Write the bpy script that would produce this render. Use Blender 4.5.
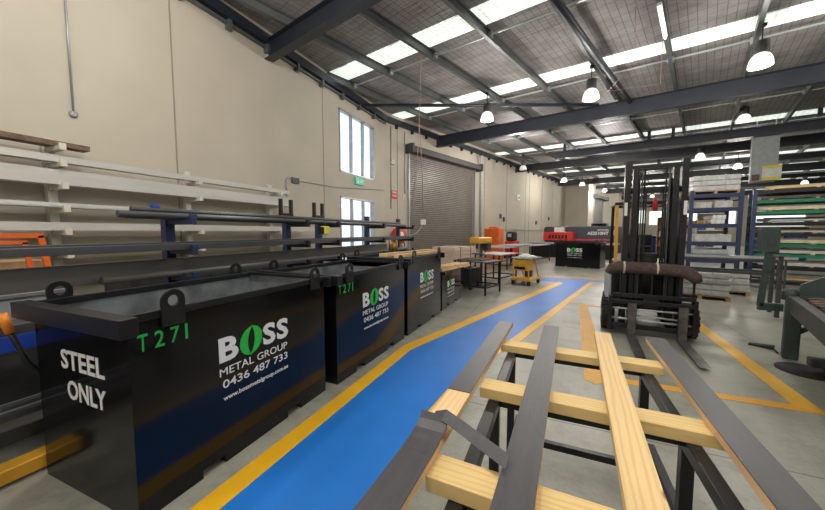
import bpy, bmesh, math, random
from math import radians as R, sin, cos, pi, atan, tan, sqrt
from mathutils import Vector, Matrix
random.seed(7)
S = bpy.context.scene
for o in list(bpy.data.objects): bpy.data.objects.remove(o)
C = S.collection
# ---------------------------------------------------------------- camera, world, light, exposure
cam = bpy.data.cameras.new('camera'); co = bpy.data.objects.new('camera', cam); C.objects.link(co)
co.location = (0, 0, 1.6); co.rotation_euler = (R(90 - 4.09), 0, R(24))
cam.sensor_width = 36; cam.lens = 36 * 322 / 825; cam.clip_start = .05; cam.clip_end = 300
S.camera = co
w = bpy.data.worlds.new('world'); S.world = w; w.use_nodes = True
wn = w.node_tree.nodes; wn['Background'].inputs[0].default_value = (.86, .93, 1, 1); wn['Background'].inputs[1].default_value = 1.25
S.view_settings.view_transform = 'Standard'; S.view_settings.look = 'None'
S.view_settings.exposure = 0.42; S.view_settings.gamma = 1
S.view_settings.use_curve_mapping = False
SKYLIGHT = .85; LAMP_FILL_W = 135
def area(name, loc, sx, sy, rot, power, col=(1, 1, 1)):
    l = bpy.data.lights.new(name, 'AREA'); l.shape = 'RECTANGLE'; l.size = sx; l.size_y = sy; l.energy = power; l.color = col
    o = bpy.data.objects.new(name, l); C.objects.link(o); o.location = loc; o.rotation_euler = rot; return o
# ---------------------------------------------------------------- frames
A18 = R(18)
def W(u, v, z=0):            # building frame: v runs along the far left wall, u to its right
    return (u * cos(A18) + v * sin(A18), -u * sin(A18) + v * cos(A18), z)
RZ = -A18                    # rotation that lines local +Y up with v
# ---------------------------------------------------------------- materials
def M(name, rgb, rough=.5, metal=0, var=.12, scale=6, bump=0, bscale=None, emis=0, coat=0, stretch=None, spec=.5):
    m = bpy.data.materials.new(name); m.use_nodes = True; n = m.node_tree.nodes; l = m.node_tree.links
    b = n['Principled BSDF']; b.inputs['Roughness'].default_value = rough; b.inputs['Metallic'].default_value = metal
    b.inputs['Coat Weight'].default_value = coat; b.inputs['Specular IOR Level'].default_value = spec
    tc = n.new('ShaderNodeTexCoord'); mp = n.new('ShaderNodeMapping'); l.new(tc.outputs['Object'], mp.inputs[0])
    if stretch: mp.inputs['Scale'].default_value = stretch
    nz = n.new('ShaderNodeTexNoise'); nz.inputs['Scale'].default_value = scale; nz.inputs['Detail'].default_value = 5
    l.new(mp.outputs[0], nz.inputs['Vector'])
    cr = n.new('ShaderNodeValToRGB'); l.new(nz.outputs['Fac'], cr.inputs[0])
    cr.color_ramp.elements[0].position = .3; cr.color_ramp.elements[1].position = .7
    cr.color_ramp.elements[0].color = tuple(c * (1 - var) for c in rgb) + (1,)
    cr.color_ramp.elements[1].color = tuple(min(1, c * (1 + var)) for c in rgb) + (1,)
    l.new(cr.outputs[0], b.inputs['Base Color'])
    if bump:
        nb = n.new('ShaderNodeTexNoise'); nb.inputs['Scale'].default_value = bscale or scale * 4; nb.inputs['Detail'].default_value = 3
        l.new(mp.outputs[0], nb.inputs['Vector'])
        bp = n.new('ShaderNodeBump'); bp.inputs['Strength'].default_value = bump; bp.inputs['Distance'].default_value = .02
        l.new(nb.outputs['Fac'], bp.inputs['Height']); l.new(bp.outputs[0], b.inputs['Normal'])
    if emis:
        b.inputs['Emission Color'].default_value = tuple(rgb) + (1,); b.inputs['Emission Strength'].default_value = emis
    return m
def nodes(m): return m.node_tree.nodes, m.node_tree.links, m.node_tree.nodes['Principled BSDF']

black = M('black_gloss_paint', (.005, .005, .006), .12, 0, .3, 3, .30, .9, spec=.36)
skip_in = M('worn_galvanised_grey', (.29, .31, .33), .42, .5, .45, 3.5, .2, 9)
blackm = M('black_satin_steel', (.011, .0115, .013), .34, 0, .3, 5, spec=.4)
navy = M('navy_blue_paint', (.018, .035, .10), .4, 0, .2, 4)
rackblue = M('rack_blue_paint', (.028, .04, .10), .45, 0, .2, 4)
rafterm = M('dark_blue_grey_paint', (.022, .026, .038), .45, 0, .15, 2)
rafter2m = M('black_beam_paint', (.018, .019, .024), .5, 0, .15, 2)
purlinm = M('galvanised_purlin', (.13, .14, .14), .45, .3, .2, 2)
galv = M('galvanised_steel', (.48, .50, .50), .4, .5, .15, 4)
wallm = M('painted_tilt_panel', (.49, .44, .36), .75, 0, .05, 1.1, .06, 30)
seam = M('panel_joint_sealant', (.26, .24, .19), .8)
cream = M('cream_rack_paint', (.60, .57, .48), .55, 0, .1, 3)
whitesteel = M('white_painted_channel', (.52, .51, .47), .5, .1, .14, 5, stretch=(1, .15, 1))
darkbar = M('mill_scale_steel', (.085, .088, .095), .42, .5, .3, 6, stretch=(1, .1, 1))
greybar = M('grey_steel_channel', (.16, .155, .145), .5, .4, .25, 6, stretch=(1, .1, 1))
silver = M('bright_steel', (.55, .56, .58), .3, .8, .15, 6, stretch=(1, .1, 1))
orange = M('orange_paint', (.72, .13, .02), .45, 0, .12, 5)
yellow = M('yellow_paint', (.70, .36, .03), .45, 0, .15, 5)
red = M('red_paint', (.62, .035, .025), .4, 0, .1, 5)
bluep = M('bright_blue_paint', (.02, .06, .38), .4, 0, .15, 5)
wood = M('rough_timber', (.42, .27, .13), .75, 0, .3, 8, .1, 30)
rubber = M('black_rubber', (.015, .015, .015), .75)
white = M('white_plastic', (.75, .75, .72), .5, 0, .03)
letterw = M('white_vinyl', (.80, .80, .80), .5, 0, .02)
letterg = M('green_vinyl', (.01, .42, .06), .5, 0, .05)
leafg = M('bright_green_vinyl', (.02, .52, .06), .4, 0, .15)
teal = M('teal_machine_paint', (.040, .060, .054), .5, 0, .25, 6)
machgrey = M('dark_machine_grey', (.06, .062, .062), .5, .2, .35, 7)
brownm = M('brown_fabric', (.085, .058, .052), .95, 0, .35, 22, .5, 60)
greenp = M('green_rack_paint', (.01, .17, .085), .45, 0, .15)
wrap = M('pale_stretch_wrap', (.50, .50, .48), .3, 0, .2, 9, .5, 14)
rusty = M('rusted_steel', (.16, .10, .07), .75, .2, .4, 14, .2, 40)
paper = M('white_paper', (.72, .72, .68), .7)
lightgrey = M('light_grey_panel', (.42, .44, .45), .5)
doorgrey = M('grey_brown_shutter', (.20, .175, .155), .4, .1, .12, 3)
frame_al = M('aluminium_frame', (.35, .36, .37), .4, .5)
tapem = M('cream_tape', (.6, .52, .35), .7)
lam = M('charcoal_laminate', (.062, .058, .064), .42, 0, .14, 40, .08, 160, stretch=(1, .12, 1))
pink = M('pink_cable', (.45, .25, .22), .6)
signgreen = M('exit_green', (.05, .45, .30), .5, emis=.3)
signyel = M('sign_yellow', (.70, .62, .04), .5)
cardm = M('brown_cardboard', (.30, .17, .08), .8)

def timber(name, rgb, s):
    m = M(name, rgb, .6, 0, .10, 9, stretch=s); n, l, b = nodes(m)
    wv = n.new('ShaderNodeTexWave'); wv.bands_direction = 'X' if s[0] >= s[1] else 'Y'
    wv.inputs['Scale'].default_value = 14; wv.inputs['Distortion'].default_value = 6; wv.inputs['Detail'].default_value = 3; wv.inputs['Detail Scale'].default_value = 1.5
    mp = [q for q in n if q.type == 'MAPPING'][0]; l.new(mp.outputs[0], wv.inputs['Vector'])
    mx = n.new('ShaderNodeMixRGB'); mx.blend_type = 'MULTIPLY'; mx.inputs[0].default_value = .30
    cr = n.new('ShaderNodeValToRGB'); cr.color_ramp.elements[0].color = (.62, .45, .28, 1); cr.color_ramp.elements[1].color = (1, 1, 1, 1)
    cr.color_ramp.elements[1].position = .5
    old = b.inputs['Base Color'].links[0].from_socket
    l.new(wv.outputs['Fac'], cr.inputs[0]); l.new(old, mx.inputs[1]); l.new(cr.outputs[0], mx.inputs[2])
    vo = n.new('ShaderNodeTexVoronoi'); vo.inputs['Scale'].default_value = 3.2; vo.inputs['Randomness'].default_value = 1
    mp2 = n.new('ShaderNodeMapping'); mp2.inputs['Scale'].default_value = (2.2, 1, 1) if s[0] >= s[1] else (1, 2.2, 1)
    tc = [q for q in n if q.type == 'TEX_COORD'][0]; l.new(tc.outputs['Object'], mp2.inputs[0]); l.new(mp2.outputs[0], vo.inputs['Vector'])
    c2 = n.new('ShaderNodeValToRGB'); c2.color_ramp.elements[0].position = .04; c2.color_ramp.elements[1].position = .09
    c2.color_ramp.elements[0].color = (.35, .2, .1, 1); c2.color_ramp.elements[1].color = (1, 1, 1, 1)
    l.new(vo.outputs['Distance'], c2.inputs[0])
    m2 = n.new('ShaderNodeMixRGB'); m2.blend_type = 'MULTIPLY'; m2.inputs[0].default_value = 1
    l.new(mx.outputs[0], m2.inputs[1]); l.new(c2.outputs[0], m2.inputs[2]); l.new(m2.outputs[0], b.inputs['Base Color'])
    return m
pineY = timber('pine_lengthwise', (.74, .52, .25), (1, .10, 1))
pineX = timber('pine_crosswise', (.72, .52, .22), (.10, 1, 1))
pinelight = timber('planed_pine', (.78, .52, .28), (1, .10, 1))

# concrete floor
def concrete():
    m = M('concrete_floor', (.33, .325, .275), .38, 0, .16, .55, .04, 60); n, l, b = nodes(m)
    tc = [q for q in n if q.type == 'TEX_COORD'][0]
    old = b.inputs['Base Color'].links[0].from_socket
    def stain(sc, lo, hi, dark, seed):
        mp = n.new('ShaderNodeMapping'); mp.inputs['Location'].default_value = (seed, seed * 2, 0); l.new(tc.outputs['Object'], mp.inputs[0])
        z = n.new('ShaderNodeTexNoise'); z.inputs['Scale'].default_value = sc; z.inputs['Detail'].default_value = 7; z.inputs['Roughness'].default_value = .62
        l.new(mp.outputs[0], z.inputs['Vector'])
        r = n.new('ShaderNodeValToRGB'); r.color_ramp.elements[0].position = lo; r.color_ramp.elements[1].position = hi
        r.color_ramp.elements[0].color = (dark, dark, dark * .98, 1); r.color_ramp.elements[1].color = (1, 1, 1, 1); l.new(z.outputs['Fac'], r.inputs[0]); return r
    cur = old
    for a in ((1.6, .34, .52, .70, 3), (7, .3, .5, .82, 9), (30, .3, .55, .86, 1)):
        r = stain(*a); mx = n.new('ShaderNodeMixRGB'); mx.blend_type = 'MULTIPLY'; mx.inputs[0].default_value = 1
        l.new(cur, mx.inputs[1]); l.new(r.outputs[0], mx.inputs[2]); cur = mx.outputs[0]
    bk = n.new('ShaderNodeTexBrick'); bk.offset = 0; bk.inputs['Scale'].default_value = 1; bk.inputs['Mortar Size'].default_value = .006
    bk.inputs['Brick Width'].default_value = 4.2; bk.inputs['Row Height'].default_value = 5.1
    bk.inputs['Color1'].default_value = bk.inputs['Color2'].default_value = (1, 1, 1, 1); bk.inputs['Mortar'].default_value = (.35, .35, .33, 1)
    mp = n.new('ShaderNodeMapping'); mp.inputs['Location'].default_value = (1.5, 2.2, 0); l.new(tc.outputs['Object'], mp.inputs[0]); l.new(mp.outputs[0], bk.inputs['Vector'])
    mx = n.new('ShaderNodeMixRGB'); mx.blend_type = 'MULTIPLY'; mx.inputs[0].default_value = 1
    l.new(cur, mx.inputs[1]); l.new(bk.outputs['Color'], mx.inputs[2]); l.new(mx.outputs[0], b.inputs['Base Color']); return m
floorm = concrete()
def paint(name, rgb, wear, rough=.35):
    m = M(name, rgb, rough, 0, .12, 1.3, .03, 50); n, l, b = nodes(m)
    tc = [q for q in n if q.type == 'TEX_COORD'][0]
    z = n.new('ShaderNodeTexNoise'); z.inputs['Scale'].default_value = 9; z.inputs['Detail'].default_value = 9; z.inputs['Roughness'].default_value = .75
    mp = n.new('ShaderNodeMapping'); mp.inputs['Scale'].default_value = (1, .5, 1); l.new(tc.outputs['Object'], mp.inputs[0]); l.new(mp.outputs[0], z.inputs['Vector'])
    r = n.new('ShaderNodeValToRGB'); r.color_ramp.elements[0].position = wear; r.color_ramp.elements[1].position = wear + .04
    r.color_ramp.elements[0].color = (0, 0, 0, 1); r.color_ramp.elements[1].color = (.7, .7, .7, 1); l.new(z.outputs['Fac'], r.inputs[0])
    mx = n.new('ShaderNodeMixRGB'); old = b.inputs['Base Color'].links[0].from_socket
    l.new(r.outputs[0], mx.inputs[0]); l.new(old, mx.inputs[1]); mx.inputs[2].default_value = (.30, .30, .27, 1); l.new(mx.outputs[0], b.inputs['Base Color']); return m
bluefloor = paint('blue_floor_paint', (.012, .17, .60), .70, .42)
yelfloor = paint('yellow_floor_paint', (.78, .42, .012), .68, .4)
yelworn = paint('worn_yellow_floor_paint', (.72, .36, .03), .58, .5)

def foil():      # roof underside: silver insulation foil held by a wire safety mesh
    m = M('insulation_foil_with_mesh', (.31, .285, .285), .5, 0, .22, 2.2); n, l, b = nodes(m)
    tc = [q for q in n if q.type == 'TEX_COORD'][0]
    old = b.inputs['Base Color'].links[0].from_socket
    bk = n.new('ShaderNodeTexBrick'); bk.offset = 0; bk.inputs['Scale'].default_value = 1; bk.inputs['Mortar Size'].default_value = .008
    bk.inputs['Brick Width'].default_value = .16; bk.inputs['Row Height'].default_value = .30
    bk.inputs['Color1'].default_value = bk.inputs['Color2'].default_value = (1, 1, 1, 1); bk.inputs['Mortar'].default_value = (.42, .42, .42, 1)
    l.new(tc.outputs['Object'], bk.inputs['Vector'])
    mx = n.new('ShaderNodeMixRGB'); mx.blend_type = 'MULTIPLY'; mx.inputs[0].default_value = 1
    l.new(old, mx.inputs[1]); l.new(bk.outputs['Color'], mx.inputs[2]); l.new(mx.outputs[0], b.inputs['Base Color'])
    mp = n.new('ShaderNodeMapping'); mp.inputs['Scale'].default_value = (.5, 5, 1); l.new(tc.outputs['Object'], mp.inputs[0])
    z = n.new('ShaderNodeTexNoise'); z.inputs['Scale'].default_value = 2.2; z.inputs['Detail'].default_value = 6; z.inputs['Roughness'].default_value = .7
    l.new(mp.outputs[0], z.inputs['Vector']); bp = n.new('ShaderNodeBump'); bp.inputs['Strength'].default_value = .9; bp.inputs['Distance'].default_value = .06
    l.new(z.outputs['Fac'], bp.inputs['Height']); l.new(bp.outputs[0], b.inputs['Normal']); return m
foilm = foil()
def skylightmat():
    m = M('translucent_roof_sheet', (.85, .92, .86), .4); n, l, b = nodes(m)
    tc = [q for q in n if q.type == 'TEX_COORD'][0]
    bk = n.new('ShaderNodeTexBrick'); bk.offset = 0; bk.inputs['Scale'].default_value = 1; bk.inputs['Mortar Size'].default_value = .012
    bk.inputs['Brick Width'].default_value = .16; bk.inputs['Row Height'].default_value = .15
    bk.inputs['Color1'].default_value = (.84, .93, .86, 1); bk.inputs['Color2'].default_value = (.72, .80, .70, 1); bk.inputs['Mortar'].default_value = (.30, .32, .27, 1)
    l.new(tc.outputs['Object'], bk.inputs['Vector']); l.new(bk.outputs['Color'], b.inputs['Emission Color'])
    b.inputs['Emission Strength'].default_value = SKYLIGHT; return m
skym = skylightmat()
def glassmat():
    m = bpy.data.materials.new('window_glass'); m.use_nodes = True; n = m.node_tree.nodes; l = m.node_tree.links
    out = n['Material Output']; t = n.new('ShaderNodeBsdfTransparent'); t.inputs[0].default_value = (.93, .96, 1, 1)
    g = n.new('ShaderNodeBsdfGlossy'); g.inputs['Roughness'].default_value = .03; mx = n.new('ShaderNodeMixShader'); mx.inputs[0].default_value = .08
    l.new(t.outputs[0], mx.inputs[1]); l.new(g.outputs[0], mx.inputs[2]); l.new(mx.outputs[0], out.inputs[0]); return m
glass = glassmat()
lampglow = M('glowing_lamp_diffuser', (1, .93, .80), .3, emis=.85)
lampdim = M('unlit_lamp_added_glow', (.70, .72, .72), .25, emis=.12)  # faint glow added to the diffuser although this lamp is off
tubeglow = M('glowing_fluorescent_tube', (1, .95, .98), .3, emis=6)
daylit = M('daylit_translucent_wall', (.88, .93, .88), .5, emis=.9)

# ---------------------------------------------------------------- mesh builder
class MB:
    def __init__(s): s.b = bmesh.new()
    def box(s, x0, x1, y0, y1, z0, z1, m=0, mat=None):
        vs = [(x0, y0, z0), (x1, y0, z0), (x1, y1, z0), (x0, y1, z0), (x0, y0, z1), (x1, y0, z1), (x1, y1, z1), (x0, y1, z1)]
        if mat is not None: vs = [mat @ Vector(v) for v in vs]
        v = [s.b.verts.new(q) for q in vs]
        for f in ((0, 3, 2, 1), (4, 5, 6, 7), (0, 1, 5, 4), (1, 2, 6, 5), (2, 3, 7, 6), (3, 0, 4, 7)):
            s.b.faces.new([v[i] for i in f]).material_index = m
        return s
    def bar(s, a, b, wd, h, m=0, up=(0, 0, 1)):     # box bar from a to b, wd wide, h tall
        a, b = Vector(a), Vector(b); d = (b - a); L = d.length; d.normalize(); upv = Vector(up)
        x = d.cross(upv)
        if x.length < 1e-4: x = Vector((1, 0, 0))
        x.normalize(); z = x.cross(d)
        mt = Matrix((x, d, z)).transposed().to_4x4(); mt.translation = a
        return s.box(-wd / 2, wd / 2, 0, L, -h / 2, h / 2, m, mt)
    def tube(s, pts, r, n=10, m=0, cap=True, smooth=True):
        pts = [Vector(p) for p in pts]; rings = []; rr = r if isinstance(r, (list, tuple)) else [r] * len(pts)
        ref = None
        for i, p in enumerate(pts):
            d = (pts[min(i + 1, len(pts) - 1)] - pts[max(i - 1, 0)]).normalized()
            if ref is None:
                ref = Vector((0, 0, 1)) if abs(d.z) < .9 else Vector((1, 0, 0))
            x = d.cross(ref).normalized(); ref = x.cross(d).normalized()
            rings.append([s.b.verts.new(p + (x * cos(2 * pi * k / n) + ref * sin(2 * pi * k / n)) * rr[i]) for k in range(n)])
        for a, b in zip(rings, rings[1:]):
            for k in range(n):
                f = s.b.faces.new((a[k], a[(k + 1) % n], b[(k + 1) % n], b[k])); f.material_index = m; f.smooth = smooth
        if cap:
            s.b.faces.new(rings[0][::-1]).material_index = m; s.b.faces.new(rings[-1]).material_index = m
        return s
    def lathe(s, prof, c=(0, 0, 0), n=20, m=0, axis='Z', smooth=True):
        rings = []
        for r, h in prof:
            ring = []
            for k in range(n):
                a = 2 * pi * k / n; p = (r * cos(a), r * sin(a), h)
                if axis == 'X': p = (h, r * cos(a), r * sin(a))
                if axis == 'Y': p = (r * sin(a), h, r * cos(a))
                ring.append(s.b.verts.new((p[0] + c[0], p[1] + c[1], p[2] + c[2])))
            rings.append(ring)
        for a, b in zip(rings, rings[1:]):
            for k in range(n):
                f = s.b.faces.new((a[k], a[(k + 1) % n], b[(k + 1) % n], b[k])); f.material_index = m; f.smooth = smooth
        s.b.faces.new(rings[0][::-1]).material_index = m; s.b.faces.new(rings[-1]).material_index = m
        return s
    def prism(s, poly, t0, t1, plane='XY', m=0, mat=None):
        def P(a, b, t):
            q = {'XY': (a, b, t), 'XZ': (a, t, b), 'YZ': (t, a, b)}[plane]
            return mat @ Vector(q) if mat is not None else q
        A = [s.b.verts.new(P(a, b, t0)) for a, b in poly]; B = [s.b.verts.new(P(a, b, t1)) for a, b in poly]
        s.b.faces.new(A[::-1]).material_index = m; s.b.faces.new(B).material_index = m
        for i in range(len(poly)):
            j = (i + 1) % len(poly); s.b.faces.new((A[i], A[j], B[j], B[i])).material_index = m
        return s
    def build(s, name, mats, parent=None, bevel=0, loc=None, rz=0, **kw):
        bmesh.ops.recalc_face_normals(s.b, faces=s.b.faces)
        me = bpy.data.meshes.new(name); s.b.to_mesh(me); s.b.free()
        for q in (mats if isinstance(mats, (list, tuple)) else [mats]): me.materials.append(q)
        o = bpy.data.objects.new(name, me); C.objects.link(o)
        if parent: o.parent = parent
        if loc: o.location = loc
        if rz: o.rotation_euler.z = rz
        if bevel:
            bv = o.modifiers.new('bevel', 'BEVEL'); bv.width = bevel; bv.segments = 2; bv.limit_method = 'ANGLE'
        for k, v in kw.items(): o[k] = v
        return o
def T(name, label, cat, loc=(0, 0, 0), rz=0, group=None):
    o = bpy.data.objects.new(name, None); C.objects.link(o); o.location = loc; o.rotation_euler = (0, 0, rz)
    o['label'] = label; o['category'] = cat
    if group: o['group'] = group
    return o
def tag(o, label, cat, group=None):
    o['label'] = label; o['category'] = cat
    if group: o['group'] = group
    return o
def copy_tree(o, parent=None):
    c = o.copy(); C.objects.link(c); c.parent = parent
    for ch in list(o.children): copy_tree(ch, c)
    return c
def text(name, s, org, ex, ey, wd, ht, mat, parent=None, bold=0, depth=.002, shear=0, **kw):
    """lettering fitted to wd x ht with its lower left corner at org, running along ex, up along ey"""
    cu = bpy.data.curves.new(name, 'FONT'); cu.body = s; cu.offset = bold; cu.extrude = .01; cu.shear = shear
    cu.resolution_u = 3
    t = bpy.data.objects.new(name, cu); C.objects.link(t)
    dg = bpy.context.evaluated_depsgraph_get(); me = bpy.data.meshes.new_from_object(t.evaluated_get(dg))
    bpy.data.objects.remove(t)
    xs = [v.co.x for v in me.vertices]; ys = [v.co.y for v in me.vertices]
    ax, bx, ay, by = min(xs), max(xs), min(ys), max(ys)
    ex, ey = Vector(ex), Vector(ey); ez = ex.cross(ey); org = Vector(org)
    for v in me.vertices:
        v.co = org + ex * ((v.co.x - ax) / (bx - ax) * wd) + ey * ((v.co.y - ay) / (by - ay) * ht) + ez * (depth * (1 if v.co.z > 0 else 0) + .0006)
    me.materials.clear(); me.materials.append(mat)
    o = bpy.data.objects.new(name, me); C.objects.link(o); o.parent = parent
    for k, v in kw.items(): o[k] = v
    return o

# ================================================================ STRUCTURE
def struct(o): o['kind'] = 'structure'; return o
mb = MB(); mb.box(-9, 32, -6, 62, -.2, 0); struct(mb.build('floor', floorm, rz=0))
# near left wall, with openings for window and glazed door
X0 = -6.6
mb = MB(); t = .2
for y0, y1, z0, z1 in ((-4, 8.9, 0, 6.9), (11.12, 11.97, 0, 6.9), (8.9, 11.12, 5.65, 6.9), (8.9, 11.12, 2.8, 3.6)):
    mb.box(X0 - t, X0, y0, y1, z0, z1)
struct(mb.build('wall_left', wallm))
# far left wall along v
U0 = -9.98; V0 = 9.35
def vy(p): return p
rd0, rd1, rdt = 10.85, 16.4, 5.15
mb = MB()
mb.box(U0 - t, U0, V0, rd0, 0, 7); mb.box(U0 - t, U0, rd1, 33.0, 0, 7); mb.box(U0 - t, U0, rd0, rd1, rdt, 7)
struct(mb.build('wall_left_far', wallm, rz=RZ))
mb = MB(); mb.box(U0 - t, U0 + 2.0, 33.0, 33.2, 0, 7); mb.box(U0 + 1.8, U0 + 2.0, 33.2, 35, 0, 7); mb.box(U0 + 1.8, U0 + 2, 39, 55, 0, 7); mb.box(U0 + 1.8, U0 + 2, 35, 39, 4.9, 7)
struct(mb.build('wall_left_return', wallm, rz=RZ))
mb = MB(); mb.box(U0, 26, 55, 55.3, 0, 7); mbk = MB(); mbk.box(26, 26.3, -7, 55, 0, 7); struct(mbk.build('wall_right', wallm, rz=RZ)); mbk = MB(); mbk.box(-13, 26, -7.3, -7, 0, 7); struct(mbk.build('wall_rear', wallm, rz=RZ))
struct(mb.build('wall_back', M('far_wall_panel', (.40, .37, .30), .8), rz=RZ))
# wall joints (vertical), as seen
k = 0
for y in (-.6, 3.86, 8.1):
    k += 1; MB().box(X0, X0 + .006, y - .012, y + .012, 0, 6.2).build('trim_%d' % k, seam, kind='structure')
for v in (10.1, 17.6, 20.6, 23.7, 24.4, 27.0, 29.5, 31.5):
    k += 1; MB().box(U0, U0 + .008, v - .02, v + .02, 0, 6.2).build('trim_%d' % k, seam, rz=RZ, kind='structure')
# eaves members
ed = [((X0 + .08, -4), (X0 + .08, 12.0)), ]
MB().box(X0, X0 + .16, -4, 11.95, 6.12, 6.34).build('ceiling_beam', rafterm, kind='structure')
mb = MB(); mb.box(X0 + .02, X0 + .10, -4, 11.95, 6.02, 6.07)
for y in range(-3, 12): mb.box(X0, X0 + .14, y - .04, y + .04, 5.93, 6.12)
mb.build('ceiling_beam', purlinm, kind='structure')
mb = MB(); mb.box(U0, U0 + .16, V0, 33, 6.12, 6.34)
for y in range(10, 33): mb.box(U0, U0 + .13, y - .04, y + .04, 5.98, 6.12)
mb.build('ceiling_beam', rafterm, rz=RZ, kind='structure')
# roof sheet : local frame, x = u, y = v
SL = -.018
def zr(u, base=6.52): return base + SL * (u + 8)
TA = tan(R(4.4))            # rafters and skylights run slightly askew of u
def roofquad(u0, u1, v0, v1, dz=0, th=.03, skew=True):
    q = []
    for (u, v) in ((u0, v0), (u1, v0), (u1, v1), (u0, v1)):
        q.append((u, v + ((u + 8) * TA if skew else 0), zr(u) + dz))
    return q
def slab(name, q, mat, th=.03):
    mb = MB(); a = [mb.b.verts.new(p) for p in q]; b = [mb.b.verts.new((p[0], p[1], p[2] + th)) for p in q]
    mb.b.faces.new(a[::-1]); mb.b.faces.new(b)
    for i in range(len(a)): mb.b.faces.new((a[i], a[(i + 1) % len(a)], b[(i + 1) % len(a)], b[i]))
    return struct(mb.build(name, mat, rz=RZ))
def uw(v): return max(-10.1, (-6.72 - v * sin(A18)) / cos(A18))      # where the left walls cut the roof
slab('ceiling', [(uw(-7), -7, zr(uw(-7))), (26, -7, zr(26)), (26, 56, zr(26)), (-10.1, 56, zr(-10.1)), (-10.1, 9.3, zr(-10.1))], foilm, .05)
for i in range(6):
    for v in (6.35 + 9 * i, 10.3 + 9 * i):
        slab('skylight', roofquad(uw(v) + .1, 25, v - .34, v + .34, -.03), skym, .02)
slab('skylight', roofquad(uw(-2.9), 25, -2.9, -2.1, -.03), skym, .02)
slab('skylight', roofquad(uw(1), 25, 1.2, 1.9, -.03), skym, .02)
# purlins
i = 0
u = -7.24 - 2 * 1.585
while u < 25:
    zb = zr(u) - .25
    v0 = -6.5; v1 = 54.8
    v0 = max(v0, (-6.5 - (u + .08) * cos(A18)) / sin(A18))
    if u < U0: u += 1.585; i += 1; continue
    mb = MB(); mb.box(u - .012, u + .012, v0, v1, zb, zb + .21); mb.box(u - .012, u + .075, v0, v1, zb - .006, zb + .006)
    mb.box(u - .012, u + .075, v0, v1, zb + .20, zb + .212); mb.box(u + .069, u + .075, v0, v1, zb, zb + .02)
    struct(mb.build('ceiling_purlin', purlinm, rz=RZ)); u += 1.585; i += 1
# bridging rods between purlins, one run beside each skylight
for i in range(5):
    for v in (6.35 + .62 + 9 * i, 10.3 + .62 + 9 * i, 14.55 + 9 * i):
        mb = MB(); uu = -8.8; 
        mb.bar((uu, v + (uu + 8) * TA, zr(uu) - .12), (24, v + 32 * TA, zr(24) - .12), .035, .035)
        n_ = -8.825
        while n_ < 24:
            mb.box(n_ - .06, n_ + .09, v + (n_ + 8) * TA - .05, v + (n_ + 8) * TA + .05, zr(n_) - .2, zr(n_) - .06); n_ += 1.585
        struct(mb.build('ceiling_bridging', galv, rz=RZ))
# rafters (I beams)
def rafter(ua, ub, v, bot, dep, mat, fl=.17):
    mb = MB(); va = v + (ua + 8) * TA; vb = v + (ub + 8) * TA
    za, zb = bot + SL * (ua + 8), bot + SL * (ub + 8)
    for off, hh, ww in ((0.008, .016, fl), (dep - .008, .016, fl), (dep / 2, dep - .02, .012)):
        mb.bar((ua, va, za + off), (ub, vb, zb + off), ww, hh)
    return struct(mb.build('ceiling_rafter', mat, rz=RZ))
rafter(-8.1, 25, 3.75, 5.78, .43, rafterm, .22)
rafter(-9.98, 25, 13.0, 5.72, .50, rafterm, .22)
rafter(-6.4, 25, 18.95, 5.72, .36, rafterm, .22)
rafter(-9.98, 25, 22.0, 5.72, .46, rafter2m)
for v in (31.0, 40, 49): rafter(-9.98 + 0, 25, v, 5.72, .46, rafter2m)
rafter(-8, 25, 26.6, 5.8, .3, rafter2m); rafter(-8, 25, 35.6, 5.8, .3, rafter2m)
rafter(-6.5, 25, -5.2, 5.78, .43, rafterm)
# stub posts between beam and roof
for u_ in (-5.9, -2.15, -1.25, 3.1, 7): MB().box(u_ - .06, u_ + .06, 18.95 + (u_ + 8) * TA - .06, 18.95 + (u_ + 8) * TA + .06, 6.0, 6.5).build('ceiling_post', rafterm, rz=RZ, kind='structure')
# brace tubes
struct(MB().tube([W(-9.1, 7.6, 6.06), W(-2.95, 13.05, 6.06)], .055).build('ceiling_brace', rafterm))
struct(MB().tube([W(-2.45, 4.1, 6.12), W(-2.05, 13.2, 5.98)], .075).build('ceiling_brace', rafterm))
# roller door
def roller(nm, v0, v1, top, uu):
    o = T(nm, '', 'x'); del o['label']; del o['category']; o['kind'] = 'structure'; o.rotation_euler.z = RZ
    mb = MB(); prof = []; z = 0; st = .094
    while z < top - .05:
        prof += [(-.11, z), (-.11, z + .012), (-.08, z + .045), (-.08, z + st - .012)]; z += st
    a = [mb.b.verts.new((uu + p[0], v0, p[1])) for p in prof]; b = [mb.b.verts.new((uu + p[0], v1, p[1])) for p in prof]
    for i in range(len(prof) - 1): mb.b.faces.new((a[i], b[i], b[i + 1], a[i + 1]))
    mb.build('shutter_curtain', doorgrey, o)
    MB().box(uu - .02, uu + .07, v0 - .1, v0, 0, top).box(uu - .02, uu + .07, v1, v1 + .1, 0, top).build('guide_rail', frame_al, o)
    MB().box(uu, uu + .4, v0 - .12, v1 + .12, top - .02, top + .24).build('drum_cover', M('shutter_cover', (.06, .057, .055), .5), o, bevel=.01)
    MB().box(uu, uu + .46, v0 - .25, v0 - .12, top - .08, top + .32).box(uu, uu + .46, v1 + .12, v1 + .25, top - .08, top + .32).build('drum_bracket', machgrey, o, bevel=.01)
    return o
roller('door_1', rd0, rd1, rdt, U0)
roller('door_2', 35, 39, 4.9, U0 + 2)
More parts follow.
